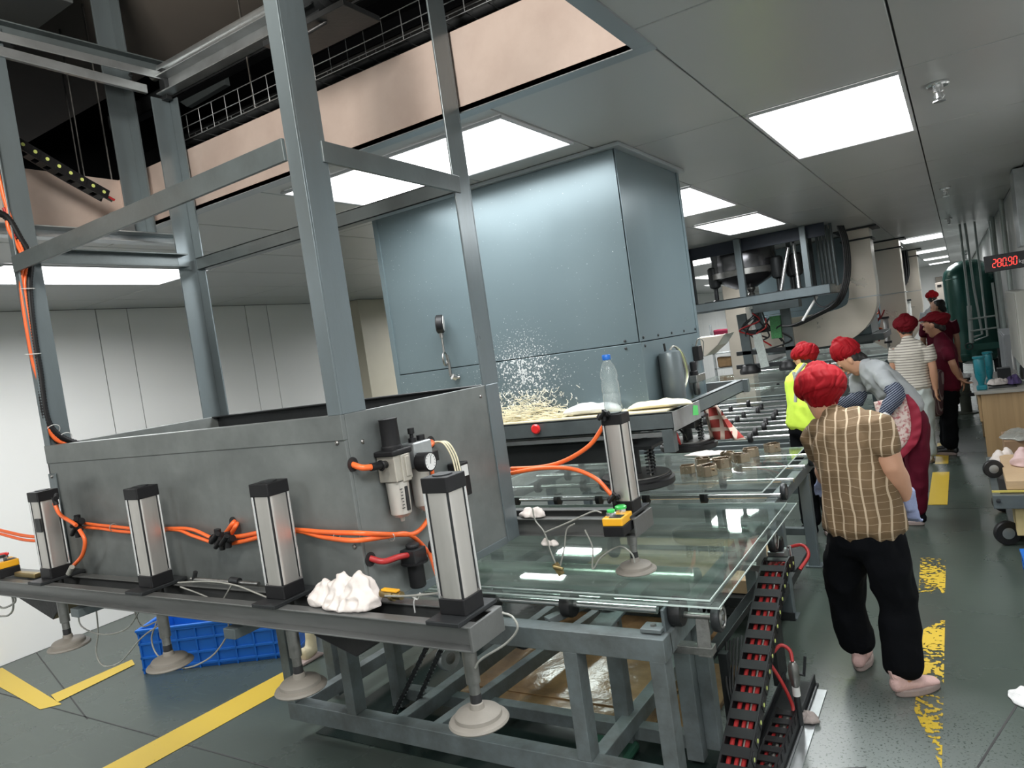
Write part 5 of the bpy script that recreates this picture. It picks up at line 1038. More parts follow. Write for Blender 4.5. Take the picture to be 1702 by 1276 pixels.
# small cylinders and wires beside the ducts
for (px, py, y, h, lab) in ((1474,548,12.3,.34,'white air cylinder in front of the second stainless duct'), (1511,515,14.0,.3,'pair of pale air cylinders left of the far workers')):
    p = at(px,py,'y',y); mb = MB(); t = empty('air_cylinder', (p.x,y,p.z-h/2), lab, 'cylinder'); mb.cyl((p.x,y,p.z-h/2),(p.x,y,p.z+h/2),.035,14); mb.build('barrel', 'white', t, smooth=40); MB().box(p.x-.07,p.x+.05,y-.05,y+.05,p.z+h/2,p.z+h/2+.03).build('end_cap', 'dark', t); MB().box(p.x-.05,p.x+.05,y-.05,y+.05,p.z-h/2-.03,p.z-h/2).build('end_cap', 'dark', t); MB().cyl((p.x,y,0),(p.x,y,p.z-h/2-.03),.02,10).build('stand_rod', 'steel', t, smooth=40)
rnd = random.Random(3)
for k in range(4):
    pts = [at(1445+rnd.uniform(-8,25), 515+12*t+rnd.uniform(-5,5), 'y', 11.9) for t in range(5)]; loose(pts, .011, 'red' if k < 3 else 'orange', ['lowest tangled red hose beside the curved duct','middle tangled red hose beside the curved duct','highest tangled red hose beside the curved duct','orange hose among the tangle beside the curved duct'][k], name='red_hose' if k < 3 else 'orange_hose')['group'] = 'tangled hoses beside the curved duct'
mb = MB(); mb.box(-2.6,-1.1,11.75,12.0,1.16,1.24); mb.build('grey_beam', 'paint', None, bev=.004, label='grey beam across the far table below the curved duct', cat='beam')
# ================================================================== PEOPLE
V = Vector
def ring_tube(mb, rings, side, n=16):
    """closed loft through rings (centre, half width along side, half depth), rounded at the ends"""
    pts = [V(r[0]) for r in rings]; side = V(side); R0 = rings[0]; R1 = rings[-1]
    t0 = (pts[0]-pts[1]).normalized(); t1 = (pts[-1]-pts[-2]).normalized()
    seq = [(pts[0]+t0*min(R0[1], R0[2])*.55, R0[1]*.45, R0[2]*.45), (pts[0]+t0*min(R0[1], R0[2])*.35, R0[1]*.8, R0[2]*.8)]+[(V(a), b, c) for a, b, c in rings]+[(pts[-1]+t1*min(R1[1], R1[2])*.35, R1[1]*.8, R1[2]*.8), (pts[-1]+t1*min(R1[1], R1[2])*.55, R1[1]*.45, R1[2]*.45)]
    vs = []; fs = []
    for i, (p, a, b) in enumerate(seq):
        t = (seq[min(i+1, len(seq)-1)][0]-seq[max(i-1, 0)][0]).normalized(); s = side-t*side.dot(t)
        if s.length < .1: s = V((0,0,1))-t*t.z
        s.normalize(); f = t.cross(s)
        vs += [p+s*a*math.cos(2*PI*k/n)+f*b*math.sin(2*PI*k/n) for k in range(n)]
    for i in range(len(seq)-1):
        for k in range(n): fs.append((i*n+k, i*n+(k+1) % n, (i+1)*n+(k+1) % n, (i+1)*n+k))
    fs += [tuple(range(n))[::-1], tuple((len(seq)-1)*n+k for k in range(n))]
    mb.add(vs, fs)
def fuse(name, shapes, m, parent, voxel=.010, smooth_it=6, fold=None, cut=None, off=None):
    """join overlapping closed shapes into one continuous skin"""
    o = shapes.build('tmp_'+name, m, None, off=(0,0,0)); o.location = (0,0,0)
    r = o.modifiers.new('r', 'REMESH'); r.mode = 'VOXEL'; r.voxel_size = voxel
    if smooth_it: s = o.modifiers.new('s', 'SMOOTH'); s.factor = .5; s.iterations = smooth_it
    dg = bpy.context.evaluated_depsgraph_get(); dg.update(); me = bpy.data.meshes.new_from_object(o.evaluated_get(dg)); bpy.data.objects.remove(o)
    if fold:
        amp, fx, fy, fz, sd = fold
        ns = [v.normal.copy() for v in me.vertices]
        for v, nn in zip(me.vertices, ns):
            q = v.co; d = 1-abs(noise.noise(V((q.x*fx+sd, q.y*fy, q.z*fz))))*2.4; d += .5*noise.noise(V((q.x*fx*2.3, q.y*fy*2.3+sd, q.z*fz*2.3)))
            v.co = q+nn*amp*(d-.6)
    org = wpos(parent) if parent else V((0,0,0))
    for v in me.vertices: v.co -= org
    ob = bpy.data.objects.new(name, me); COL.objects.link(ob); me.name = name; me.materials.clear(); me.materials.append(m if not isinstance(m, str) else M[m]); me.shade_smooth()
    if parent: ob.parent = parent
    return ob
def hand(mb, wrist, d, side, k=1.0, curl=.5, palm=None):
    """palm and five bent fingers; d = pointing direction, side = towards the thumb, palm normal = d x side"""
    d = V(d).normalized(); s = V(side); s = (s-d*s.dot(d)).normalized(); n_ = d.cross(s) if palm is None else V(palm); n_.normalize()
    w = V(wrist); ring_tube(mb, [(w-d*.02*k, .024*k, .018*k), (w+d*.02*k, .032*k, .017*k), (w+d*.06*k, .040*k, .015*k), (w+d*.085*k, .038*k, .013*k)], s, 12)
    for i, (off, L) in enumerate(((.030,.062),(.010,.072),(-.010,.068),(-.029,.054))):
        p = w+d*.082*k+s*off*k; dd = d.copy(); q = [p-d*.02*k, p]
        for j in range(3): dd = (dd+n_*math.tan(curl*.55)).normalized(); p = p+dd*L*k*(.45, .32, .23)[j]; q.append(p)
        rr = [.0095*k, .0095*k, .0088*k, .008*k, .0068*k]; ring_tube(mb, [(a, b, b) for a, b in zip(q, rr)], s, 8)
    p = w+d*.03*k+s*.028*k; q = [p-s*.01*k, p+s*.02*k+d*.018*k+n_*.006*k, p+s*.028*k+d*.045*k+n_*.016*k, p+s*.026*k+d*.062*k+n_*.024*k]; ring_tube(mb, [(a, b, b) for a, b in zip(q, [.013*k, .0115*k, .0095*k, .008*k])], n_, 8)
def head(root, c, face, up, m='skin', hairlen=.0, k=1.0, eyes=True):
    """returns shapes for the head and neck top; adds eyes, mouth and hair children"""
    c = V(c); f = V(face).normalized(); u = V(up); u = (u-f*u.dot(f)).normalized(); r = f.cross(u)
    mb = MB()
    prof = [(-.112,.030,.030,.040),(-.098,.046,.05,.028),(-.075,.057,.068,.014),(-.045,.066,.082,.004),(-.01,.072,.090,.0),(.03,.076,.094,-.004),(.065,.070,.088,-.010),(.09,.054,.068,-.014),(.106,.03,.04,-.016)]
    ring_tube(mb, [(c+u*h*k+f*o*k, a*k, b*k) for h, a, b, o in prof], r, 20)
    ring_tube(mb, [(c+u*.016*k+f*.082*k, .007*k, .006*k), (c-u*.01*k+f*.094*k, .010*k, .009*k), (c-u*.028*k+f*.104*k, .014*k, .010*k), (c-u*.036*k+f*.090*k, .014*k, .008*k)], r, 10)   # nose
    ring_tube(mb, [(c+u*.02*k+f*.082*k-r*.045*k, .008*k, .008*k), (c+u*.026*k+f*.088*k, .008*k, .006*k), (c+u*.02*k+f*.082*k+r*.045*k, .008*k, .008*k)], u, 8)      # brow
    ring_tube(mb, [(c-u*.062*k+f*.076*k-r*.018*k, .010*k, .010*k), (c-u*.064*k+f*.084*k, .011*k, .009*k), (c-u*.062*k+f*.076*k+r*.018*k, .010*k, .010*k)], u, 8)
    for s in (-1, 1): ring_tube(mb, [(c+r*s*.073*k+u*.022*k-f*.008*k, .007*k, .016*k), (c+r*s*.080*k-f*.012*k, .007*k, .019*k), (c+r*s*.076*k-u*.028*k-f*.004*k, .006*k, .010*k)], r, 10)  # ears
    if eyes:
        for s in (-1, 1): MB().lathe(c+r*s*.031*k+u*.002*k+f*.0775*k, [(.004,0),(.009*k,.002),(.009*k,.005),(.004,.008)], f, 12).build('eye', 'eye', root, smooth=60)
        MB().bar(c-r*.022*k-u*.063*k+f*.091*k, c+r*.022*k-u*.063*k+f*.091*k, .008*k, .006*k, f).build('mouth', 'lip', root, bev=.003)
    h = MB(); ring_tube(h, [(c-u*.055*k-f*.05*k, .05*k, .036*k), (c-u*.02*k-f*.035*k, .072*k, .066*k), (c+u*.03*k-f*.018*k, .080*k, .086*k), (c+u*.075*k-f*.014*k, .072*k, .082*k)], r, 16)
    if hairlen: ring_tube(h, [(c-u*.02*k-f*.07*k, .05*k, .04*k), (c-u*.07*k-f*.085*k, .04*k, .03*k)], r, 12)
    fuse('hair', h, 'hair', root, .007, 3, (.002, 60, 60, 20, 1))
    return mb
def puffy_cap(root, c, face, up, m, rx=.125, ry=.13, rz=.085, back=.02, lift=.05, seed=0, tilt=0, amp=.007):
    c = V(c); f = V(face).normalized(); u = V(up); u = (u-f*u.dot(f)).normalized(); r = f.cross(u); o = c+u*lift-f*back; mb = MB()
    ring_tube(mb, [(o-u*rz*.62+f*.012, rx*.64, ry*.70), (o-u*rz*.45+f*.006, rx*.80, ry*.84), (o-u*rz*.2, rx*.96, ry*.96), (o+u*rz*.1, rx, ry), (o+u*rz*.42-f*tilt*.4, rx*.92, ry*.92), (o+u*rz*.72-f*tilt*.8, rx*.72, ry*.72), (o+u*rz*.88-f*tilt, rx*.45, ry*.45)], r, 28)
    cap = fuse('cap', mb, m, root, .005, 6)
    me = cap.data; org = wpos(cap.parent) if cap.parent else V((0,0,0)); me.update(); ns = [v.normal.copy() for v in me.vertices]
    for v, nn in zip(me.vertices, ns):
        q = v.co+org-o; a = math.atan2(q.dot(r), q.dot(f)); h = q.dot(u)/rz
        w1 = a*3.5+seed+1.2*noise.noise(V((math.cos(a)*1.4, math.sin(a)*1.4, h*.9+seed)))*2+h*1.4; g = -(1-abs(math.sin(w1)))**3*1.5-(1-abs(math.sin(w1*2.3+h*3)))**4*.8*(1-.5*h)+.5*noise.noise(V((math.cos(a)*2+seed, math.sin(a)*2, h*1.5)))
        if h < -.42: g -= .9
        v.co += nn*amp*g*(1.05-.25*abs(h))
    b = MB(); ring_tube(b, [(o-u*rz*.72+f*.014, rx*.64, ry*.70), (o-u*rz*.50+f*.012, rx*.68, ry*.74)], r, 24); fuse('cap_band', b, m, cap, .006, 2, (.0015, 50, 50, 50, seed)) if False else None
    return cap
def limb(mb, pts, rs, side): ring_tube(mb, [(p, *(r if isinstance(r, tuple) else (r, r))) for p, r in zip(pts, rs)], side)
def lerp(a, b, t): return V(a).lerp(V(b), t)
def shoe(root, ankle, toe_dir, m, sole='sole', lift=0, k=1.0, name='shoe'):
    a = V(ankle); d = V(toe_dir); d.z = 0; d.normalize(); s = V((d.y, -d.x, 0)); p = V((a.x, a.y, lift)); pitch = 0
    mb = MB(); ring_tube(mb, [(p-d*.055*k+V((0,0,.055)), .030*k, .034*k), (p-d*.01*k+V((0,0,.058)), .034*k, .042*k), (p+d*.05*k+V((0,0,.048)), .038*k, .030*k), (p+d*.11*k+V((0,0,.04)), .042*k, .022*k), (p+d*.15*k+V((0,0,.034)), .034*k, .015*k)], s, 14)
    ring_tube(mb, [(p-d*.025*k+V((0,0,.07)), .034, .036), (p-d*.03*k+V((0,0,.105)), .034, .04)], s, 14)
    up = fuse(name, mb, m, root, .006, 3, (.0015, 60, 60, 60, 2))
    tb = MB(); tb.bar(p-d*.062*k+V((0,0,.085)), p-d*.072*k+V((0,0,.125)), .022, .006, d); tb.build('heel_tab', m, up, bev=.002)
    b = MB(); poly = []
    for t in range(18):
        an = 2*PI*t/18; x = math.cos(an); y = math.sin(an); L = .125 if x > 0 else .10; q = p+d*(x*L*k+.045*k)+s*y*(.048 if x > -.2 else .042)*k; poly.append((q.x, q.y))
    b.prism(poly, 'z', lift+.001, lift+.036); b.build('sole', sole, up, bev=.008); return up

def figure(name, label, J, cloth, cap, headdir, headup, shoes, sleeve='short', handk=1, extra=None, hairlen=0, group=None, capargs={}, shirt_fold=(.007, 9, 9, 9, 1), facing=(0,1,0), glove=None, sleeve_len=.62, curl=.6, hd=(None, None), thumb=(1, 1), bodyw=1.0, eyes=True, armw=1.0):
    """J: joints. keys pelvis waist chest neck head  l_sh l_el l_wr r_sh r_el r_wr  l_hip l_kn l_an r_hip r_kn r_an"""
    J = {k: V(v) for k, v in J.items()}; root = empty(name, (J['pelvis'].x, J['pelvis'].y, 0), label, 'person', group)
    side = (J['r_sh']-J['l_sh']).normalized(); f = V(facing); w = bodyw
    body = head(root, J['head'], headdir, headup, hairlen=hairlen, eyes=eyes)
    hu = V(headup).normalized(); limb(body, [J['chest']+(J['neck']-J['chest'])*.6, J['neck'], J['head']-hu*.09], [.045, .048, .05], side)
    limb(body, [J['pelvis'], J['waist'], J['chest'], lerp(J['chest'], J['neck'], .8)], [(.15*w,.105*w), (.13*w,.095*w), (.14*w,.095*w), (.06,.045)], side)
    for s, tside in (('l', thumb[0]), ('r', thumb[1])):
        sh, el, wr = J[s+'_sh'], J[s+'_el'], J[s+'_wr']; a_ = lerp(sh, J['chest'], .4)
        limb(body, [a_, lerp(sh, el, .14), lerp(sh, el, .4), el, lerp(el, wr, .3), wr], [.026*w, .038*w*armw, .046*w*armw, .038*w*armw, .040*w*armw, .026], side)
        d = hd[0 if s == 'l' else 1]; d = (wr-el).normalized() if d is None else V(d).normalized(); hand(body, wr, d, V(tside) if isinstance(tside, tuple) else f*tside, handk, curl)
        hip, kn, an = J[s+'_hip'], J[s+'_kn'], J[s+'_an']; limb(body, [lerp(hip, J['pelvis'], .2), lerp(hip, kn, .4), kn, lerp(kn, an, .35), an, an-V((0,0,.03))], [.08, .075, .05, .052, .034, .034], side)
    fuse('body', body, 'skin', root, .008, 2)
    # trousers
    t = MB(); limb(t, [J['pelvis']-V((0,0,.06)), J['pelvis'], lerp(J['pelvis'], J['waist'], .75)], [(.165*w,.125*w), (.170*w,.128*w), (.132*w,.10*w)], side)
    for s in 'lr':
        hip, kn, an = J[s+'_hip'], J[s+'_kn'], J[s+'_an']; limb(t, [lerp(hip, J['pelvis'], .25), lerp(hip, kn, .35), kn, lerp(kn, an, .5), an+V((0,0,.025))], [(.100*w,.11*w), (.096*w,.105*w), (.085*w,.088*w), (.084*w,.085*w), (.082*w,.082*w)], side)
    fuse('trousers', t, cloth[1], root, .011, 4, (.009, 9, 9, 6, 3))
    # shirt
    t = MB(); hem = lerp(J['waist'], J['pelvis'], cloth[3] if len(cloth) > 3 else .7)
    limb(t, [hem, J['waist'], lerp(J['waist'], J['chest'], .6), J['chest'], lerp(J['chest'], J['neck'], .55), lerp(J['chest'], J['neck'], .85)], [(.186*w,.146*w), (.168*w,.132*w), (.172*w,.128*w), (.180*w,.122*w), (.13*w,.09*w), (.072,.062)], side)
    for s in 'lr':
        sh, el = J[s+'_sh'], J[s+'_el']; limb(t, [lerp(sh, J['chest'], .55), lerp(sh, J['chest'], .2)+hu*.004, lerp(sh, el, .06), lerp(sh, el, .35), lerp(sh, el, sleeve_len)], [(.05*w,.07*w), (.058*w,.072*w), (.066*w,.072*w), (.064*w,.068*w), (.064*w,.066*w)], side)
    fuse('shirt', t, cloth[0], root, .009, 4, shirt_fold)
    cr = MB(); limb(cr, [lerp(J['chest'], J['neck'], .80), lerp(J['chest'], J['neck'], .98)], [(.072,.065), (.060,.058)], side); fuse('collar', cr, cloth[0], root, .007, 2)
    if cap: puffy_cap(root, J['head'], headdir, headup, cap, **capargs)
    for s in 'lr':
        td = shoes[1] if not isinstance(shoes[1], dict) else shoes[1][s]; shoe(root, J[s+'_an'], td, shoes[0], lift=(shoes[2] if len(shoes) > 2 else {}).get(s, 0))
        if glove:
            g = MB(); wr = J[s+'_wr']; el = J[s+'_el']; d = hd[0 if s == 'l' else 1]; d = (wr-el).normalized() if d is None else V(d).normalized(); ts = thumb[0 if s == 'l' else 1]
            hand(g, wr, d, V(ts) if isinstance(ts, tuple) else f*ts, handk*1.14, curl); limb(g, [wr-d*.045, wr, wr+d*.03], [.034, .033, .034], side); fuse('glove', g, glove, root, .006, 1, (.001, 90, 90, 90, 1))
    if extra: extra(root, J)
    return root

# A: nearest woman, brown plaid shirt, seen from behind, leaning towards the tables
W1 = figure('person', 'woman in brown plaid shirt, red cap, black trousers and pink shoes, seen from behind',
  dict(pelvis=at(1437,880,'y',3.60), waist=at(1428,810,'y',3.62), chest=at(1404,722,'y',3.68), neck=at(1384,687,'y',3.74), head=at(1364,657,'y',3.80),
       l_sh=at(1352,716,'y',3.76), l_el=at(1372,775,'y',3.92), l_wr=at(1368,800,'y',4.12), r_sh=at(1456,700,'y',3.60), r_el=at(1484,778,'y',3.56), r_wr=at(1510,832,'y',3.64),
       l_hip=at(1406,905,'y',3.66), l_kn=at(1405,1000,'y',3.76), l_an=at(1428,1078,'y',3.78), r_hip=at(1472,905,'y',3.56), r_kn=at(1492,1010,'y',3.60), r_an=at(1503,1118,'y',3.56)),
  ('plaid', 'trouser', None, .95), 'capred', (-.35,.75,-.35), (-.1,.25,1), ('shoepink', {'l': (.05,1,0), 'r': (.75,.65,0)}),
  capargs=dict(rx=.126, ry=.138, rz=.112, back=.028, lift=.036, seed=2.6, amp=.0065), armw=1.22, shirt_fold=(.012,7,7,5,4), facing=(-.3,.95,0), hd=(None, (.02,.25,-.95)), thumb=(1, (-.9,.3,0)), curl=1.1, bodyw=1.03, sleeve_len=.62, handk=.72)
def glove_on(root, J, s, d, side, m, k=1.12, curl=.5):
    g = MB(); wr = V(J[s+'_wr']); d = V(d).normalized(); hand(g, wr, d, side, k, curl); limb(g, [wr-d*.05, wr, wr+d*.03], [.034, .033, .034], (1,0,0)); fuse('glove', g, m, root, .006, 1, (.001, 90, 90, 90, 1))
glove_on(W1, dict(r_wr=at(1510,832,'y',3.64)), 'r', (.02,.25,-.95), (-.9,.3,0), 'glove', 1.0, 1.1)
glove_on(W1, dict(l_wr=at(1368,800,'y',4.12)), 'l', at(1368,800,'y',4.12)-at(1372,775,'y',3.92), (.95,.3,0), 'glove')

# B: person in a hi-vis yellow vest beyond her
def vest_straps(root, J):
    for pts in (((1319,618),(1323,640),(1322,668)), ((1338,604),(1330,614),(1322,624))):
        mb = MB(); mb.tube([at(a,b,'y',5.78) for a,b in pts], .012, 8, smooth_path=5); mb.build('reflective_strip', mat('reflective_grey', (.35,.36,.35), .4), root, smooth=60)
figure('person', 'person in hi-vis yellow vest and red cap leaning over the glass, farther left',
  dict(pelvis=at(1340,705,'y',5.98), waist=at(1340,672,'y',5.97), chest=at(1335,633,'y',6.0), neck=at(1336,610,'y',6.04), head=at(1338,597,'y',6.10),
       l_sh=at(1318,628,'y',6.06), l_el=at(1322,665,'y',6.14), l_wr=at(1316,692,'y',6.2), r_sh=at(1362,625,'y',5.92), r_el=at(1368,668,'y',5.95), r_wr=(-1.05,6.15,.95),
       l_hip=(-1.16,6.03,.80), l_kn=(-1.16,6.04,.45), l_an=(-1.16,6.02,.09), r_hip=(-1.02,5.95,.80), r_kn=(-1.0,5.98,.45), r_an=(-.98,5.95,.09)),
  ('hivis', 'trouser', None, 1.0), 'capred', (-.7,.6,-.3), (-.2,.15,1), ('trouser', (-.5,.8,0)), capargs=dict(rx=.105, ry=.12, rz=.085, back=.02, lift=.04, seed=5), shirt_fold=(.006,9,9,7,2), facing=(-.7,.7,0), extra=vest_straps, bodyw=.92)

# C: woman in grey polo bending to the left, floral apron with maroon frill
def apron_c(root, J):
    vs = []; fs = []; n = 18; a = at(1455,668,'y',6.10); b = at(1520,668,'y',6.17)
    def strip(inner, outer, name, m, ruff=0, yoff=0):
        vs = []; fs = []; k = len(inner)
        I = spline([V(p) for p in inner], 8); O = spline([V(p) for p in outer], 8)
        for i, (p, q) in enumerate(zip(I, O)):
            for j in range(9):
                t = j/8; x = p.lerp(q, t); x = x+V((0, -ruff*math.sin(i*1.35)*t - .022*math.sin(t*PI)*(1 if not ruff else .3)+yoff, 0)); vs.append(x)
        for i in range(len(I)-1):
            for j in range(8): fs.append((i*9+j, (i+1)*9+j, (i+1)*9+j+1, i*9+j+1))
        mb = MB(); mb.add(vs, fs); o = mb.build(name, m, root, smooth=80); so = o.modifiers.new('t', 'SOLIDIFY'); so.thickness = .005; return o
    y = 6.145
    left = [at(x_,y_,'y',y) for x_, y_ in ((1452,668),(1458,690),(1468,712),(1480,735),(1484,756))]; edge = [at(x_,y_,'y',y) for x_, y_ in ((1504,655),(1512,685),(1514,715),(1506,738),(1486,758))]
    ou = [at(x_,y_,'y',y+.01) for x_, y_ in ((1510,655),(1527,676),(1532,705),(1524,737),(1494,768))]
    ap = strip(left, edge, 'apron', 'floral'); strip(edge, ou, 'apron_frill', mat('maroon_frill', (.30,.015,.04), .7, 0, .15, 20), .008)
    # printed pinstripe oversleeves
    for s in 'lr':
        t = MB(); sh, el, wr = V(J[s+'_sh']), V(J[s+'_el']), V(J[s+'_wr']); limb(t, [lerp(sh, el, .62), lerp(sh, el, .85), el, lerp(el, wr, .5), lerp(el, wr, .9)], [.062, .066, .062, .058, .042], (1,0,0)); fuse('oversleeve', t, 'sleeve', root, .008, 3, (.005, 16, 16, 16, 3))
JC = dict(pelvis=at(1512,700,'y',6.32), waist=at(1496,662,'y',6.32), chest=at(1455,622,'y',6.34), neck=at(1434,604,'y',6.36), head=at(1413,599,'y',6.36),
       l_sh=at(1424,628,'y',6.50), l_el=at(1428,664,'y',6.48), l_wr=(-.98,6.35,.97), r_sh=at(1464,624,'y',6.20), r_el=at(1492,655,'y',6.10), r_wr=at(1466,692,'y',6.08),
       l_hip=(-.46,6.45,.78), l_kn=(-.48,6.5,.43), l_an=(-.52,6.55,.09), r_hip=(-.36,6.28,.78), r_kn=(-.40,6.30,.43), r_an=(-.44,6.33,.09))
figure('person', 'woman in grey polo and floral apron with maroon frill, bending left over the glass', JC,
  ('greypolo', 'maroon', None, .45), 'capred', (-.75,-.05,-.62), (-.62,0,.78), ('trouser', (-.9,.25,0)), capargs=dict(rx=.105, ry=.115, rz=.12, back=.03, lift=.075, seed=8, tilt=.02), shirt_fold=(.008,8,8,8,6), facing=(-1,0,-.2), glove='gwhite', extra=apron_c, bodyw=.94, hairlen=.02, sleeve_len=.66, thumb=((0,0,1),(0,0,1)), hd=(None, (-.7,.3,-.5)))

# D: woman in a cream striped T-shirt
figure('person', 'woman in cream striped T-shirt, pale jeans and dark red cap, seen from behind',
  dict(pelvis=at(1518,648,'y',8.74), waist=at(1516,622,'y',8.74), chest=at(1514,585,'y',8.72), neck=at(1508,562,'y',8.76), head=at(1505,546,'y',8.80),
       l_sh=at(1488,578,'y',8.78), l_el=at(1484,612,'y',8.78), l_wr=(-.72,8.98,.98), r_sh=at(1541,574,'y',8.68), r_el=at(1551,613,'y',8.66), r_wr=at(1555,646,'y',8.70),
       l_hip=(-.575,8.78,.76), l_kn=(-.555,8.8,.42), l_an=(-.53,8.82,.08), r_hip=(-.40,8.70,.76), r_kn=(-.41,8.70,.42), r_an=(-.42,8.70,.08)),
  ('striped', 'paleblue', None, .75), 'capdark', (-.2,1,-.15), (0,.15,1), ('gwhite', (0,1,0)), capargs=dict(rx=.125, ry=.13, rz=.10, back=.02, lift=.045, seed=11, amp=.006), shirt_fold=(.004,9,9,8,7), facing=(-.1,1,0), bodyw=.98, sleeve_len=.6)
# E: person in maroon top, hands behind the back, face in profile to the left
def apron_e(root, J):
    t = MB(); limb(t, [at(1559,618,'y',9.05), at(1558,645,'y',9.04), at(1556,685,'y',9.04)], [(.07,.13),(.075,.14),(.07,.13)], (1,0,0)); fuse('apron', t, 'apronstripe', root, .010, 3, (.004,10,10,6,1))
figure('person', 'person in maroon top, striped apron and wide dark red cap, hands clasped behind',
  dict(pelvis=at(1574,650,'y',9.12), waist=at(1573,620,'y',9.12), chest=at(1570,582,'y',9.10), neck=at(1561,556,'y',9.12), head=at(1551,540,'y',9.12),
       l_sh=at(1556,580,'y',9.26), l_el=at(1588,610,'y',9.36), l_wr=at(1597,628,'y',9.12), r_sh=at(1573,578,'y',8.97), r_el=at(1584,606,'y',8.94), r_wr=at(1593,628,'y',9.04),
       l_hip=(-.20,9.2,.78), l_kn=(-.22,9.2,.43), l_an=(-.25,9.22,.08), r_hip=(-.18,9.05,.78), r_kn=(-.20,9.05,.43), r_an=(-.22,9.05,.08)),
  ('maroon', 'trouser', None, .8), 'capdark', (-1,.25,-.12), (-.12,0,1), ('dark', (-.9,.4,0)), capargs=dict(rx=.115, ry=.16, rz=.062, back=.025, lift=.062, seed=13, amp=.005), shirt_fold=(.004,9,9,8,9), facing=(-1,.2,0), extra=apron_e, hd=((.25,-.2,-.9), (.6,.1,-.5)), bodyw=.92, hairlen=.02, thumb=((0,-1,0),(0,1,0)))
# F: two far figures
figure('person', 'farthest person, bright red cap just visible above the dark-haired one',
  dict(pelvis=(-.42,16.4,.92), waist=(-.42,16.4,1.06), chest=(-.42,16.4,1.34), neck=(-.42,16.4,1.50), head=(-.42,16.4,1.64), l_sh=(-.60,16.4,1.40), l_el=(-.63,16.4,1.12), l_wr=(-.63,16.45,.88), r_sh=(-.24,16.4,1.40), r_el=(-.22,16.4,1.12), r_wr=(-.22,16.45,.88),
       l_hip=(-.5,16.4,.86), l_kn=(-.5,16.4,.48), l_an=(-.5,16.4,.09), r_hip=(-.34,16.4,.86), r_kn=(-.34,16.4,.48), r_an=(-.34,16.4,.09)),
  ('greypolo', 'trouser', None, .8), 'capred', (-.1,1,0), (0,0,1), ('trouser', (0,1,0)), capargs=dict(rx=.12, ry=.12, rz=.09, back=.0, lift=.06, seed=15), facing=(0,1,0))
figure('person', 'far dark-haired person with no cap, behind the maroon-topped one',
  dict(pelvis=(-.28,12.4,.86), waist=(-.28,12.4,1.0), chest=(-.28,12.4,1.26), neck=(-.27,12.4,1.42), head=(-.26,12.4,1.54), l_sh=(-.46,12.4,1.32), l_el=(-.5,12.4,1.05), l_wr=(-.5,12.45,.82), r_sh=(-.10,12.4,1.32), r_el=(-.07,12.4,1.05), r_wr=(-.07,12.45,.82),
       l_hip=(-.36,12.4,.80), l_kn=(-.36,12.4,.45), l_an=(-.36,12.4,.09), r_hip=(-.20,12.4,.80), r_kn=(-.20,12.4,.45), r_an=(-.20,12.4,.09)),
  ('maroon', 'trouser', None, .8), None, (-.9,.3,0), (0,0,1), ('trouser', (-.5,.8,0)), facing=(-.6,.8,0), hairlen=.03)
# ================================================================== LEFT FLOOR: BLUE CRATE, SHOE
def crate(c, lx, ly, h, rot, label, name='plastic_crate', m='crate'):
    t = empty(name, c, label, 'crate'); R = Matrix.Rotation(rot, 3, 'Z'); c = Vector(c); F = [(3,2,1,0),(4,5,6,7),(0,1,5,4),(1,2,6,5),(2,3,7,6),(3,0,4,7)]
    def bx(mb, x0,x1,y0,y1,z0,z1): mb.add([c+R@Vector(v) for v in ((x0,y0,z0),(x1,y0,z0),(x1,y1,z0),(x0,y1,z0),(x0,y0,z1),(x1,y0,z1),(x1,y1,z1),(x0,y1,z1))], F)
    w = .006
    for (x0,x1,y0,y1) in ((0,lx,0,w),(0,lx,ly-w,ly),(0,w,w,ly-w),(lx-w,lx,w,ly-w)):
        mb = MB(); bx(mb,x0,x1,y0,y1,.004,h); mb.build('wall', m, t, bev=.002)
    mb = MB(); bx(mb,0,lx,0,ly,0,.012); mb.build('bottom', m, t, bev=.002)
    mb = MB()
    for z in (.03, h*.36, h*.68, h-.02): bx(mb,-.012,lx+.012,-.012,0,z-.008,z+.008); bx(mb,-.012,0,-.012,ly+.012,z-.008,z+.008); bx(mb,lx,lx+.012,0,ly,z-.008,z+.008)
    n = 8
    for k in range(n+1): x = lx*k/n; bx(mb,x-.005,x+.005,-.012,0,0,h)
    for k in range(5): y = ly*k/4; bx(mb,-.012,0,y-.005,y+.005,0,h)
    mb.build('ribs', m, t, bev=.0015); mb = MB(); bx(mb,-.018,lx+.018,-.018,.004,h-.012,h+.004); bx(mb,-.018,.004,0,ly,h-.012,h+.004); bx(mb,-.018,lx+.018,ly-.004,ly+.018,h-.012,h+.004); bx(mb,lx-.004,lx+.018,0,ly,h-.012,h+.004); mb.build('rim', m, t, bev=.003)
    return t
crate((-4.87,2.63,.0), 1.05, .42, .30, math.radians(28), 'large blue ribbed plastic crate on the floor behind the suction cups')
q = at(512,1098,'z',.0); t = empty('canvas_shoe', (q.x,q.y,0), 'cream canvas shoe standing on the floor behind the second table leg', 'shoe'); 
mb = MB(); ring_tube(mb, [((q.x,q.y-.02,.05), .038, .05), ((q.x,q.y+.04,.06), .038, .05), ((q.x,q.y+.05,.13), .035, .035), ((q.x,q.y+.05,.17), .033, .033)], (1,0,0), 14); fuse('upper', mb, mat('cream_canvas', (.62,.55,.38), .8, 0, .1, 30, .2, 80), t, .006, 3)
mb = MB(); mb.box(q.x-.045,q.x+.045,q.y-.08,q.y+.1,.001,.022); mb.build('sole', 'sole', t, bev=.008)

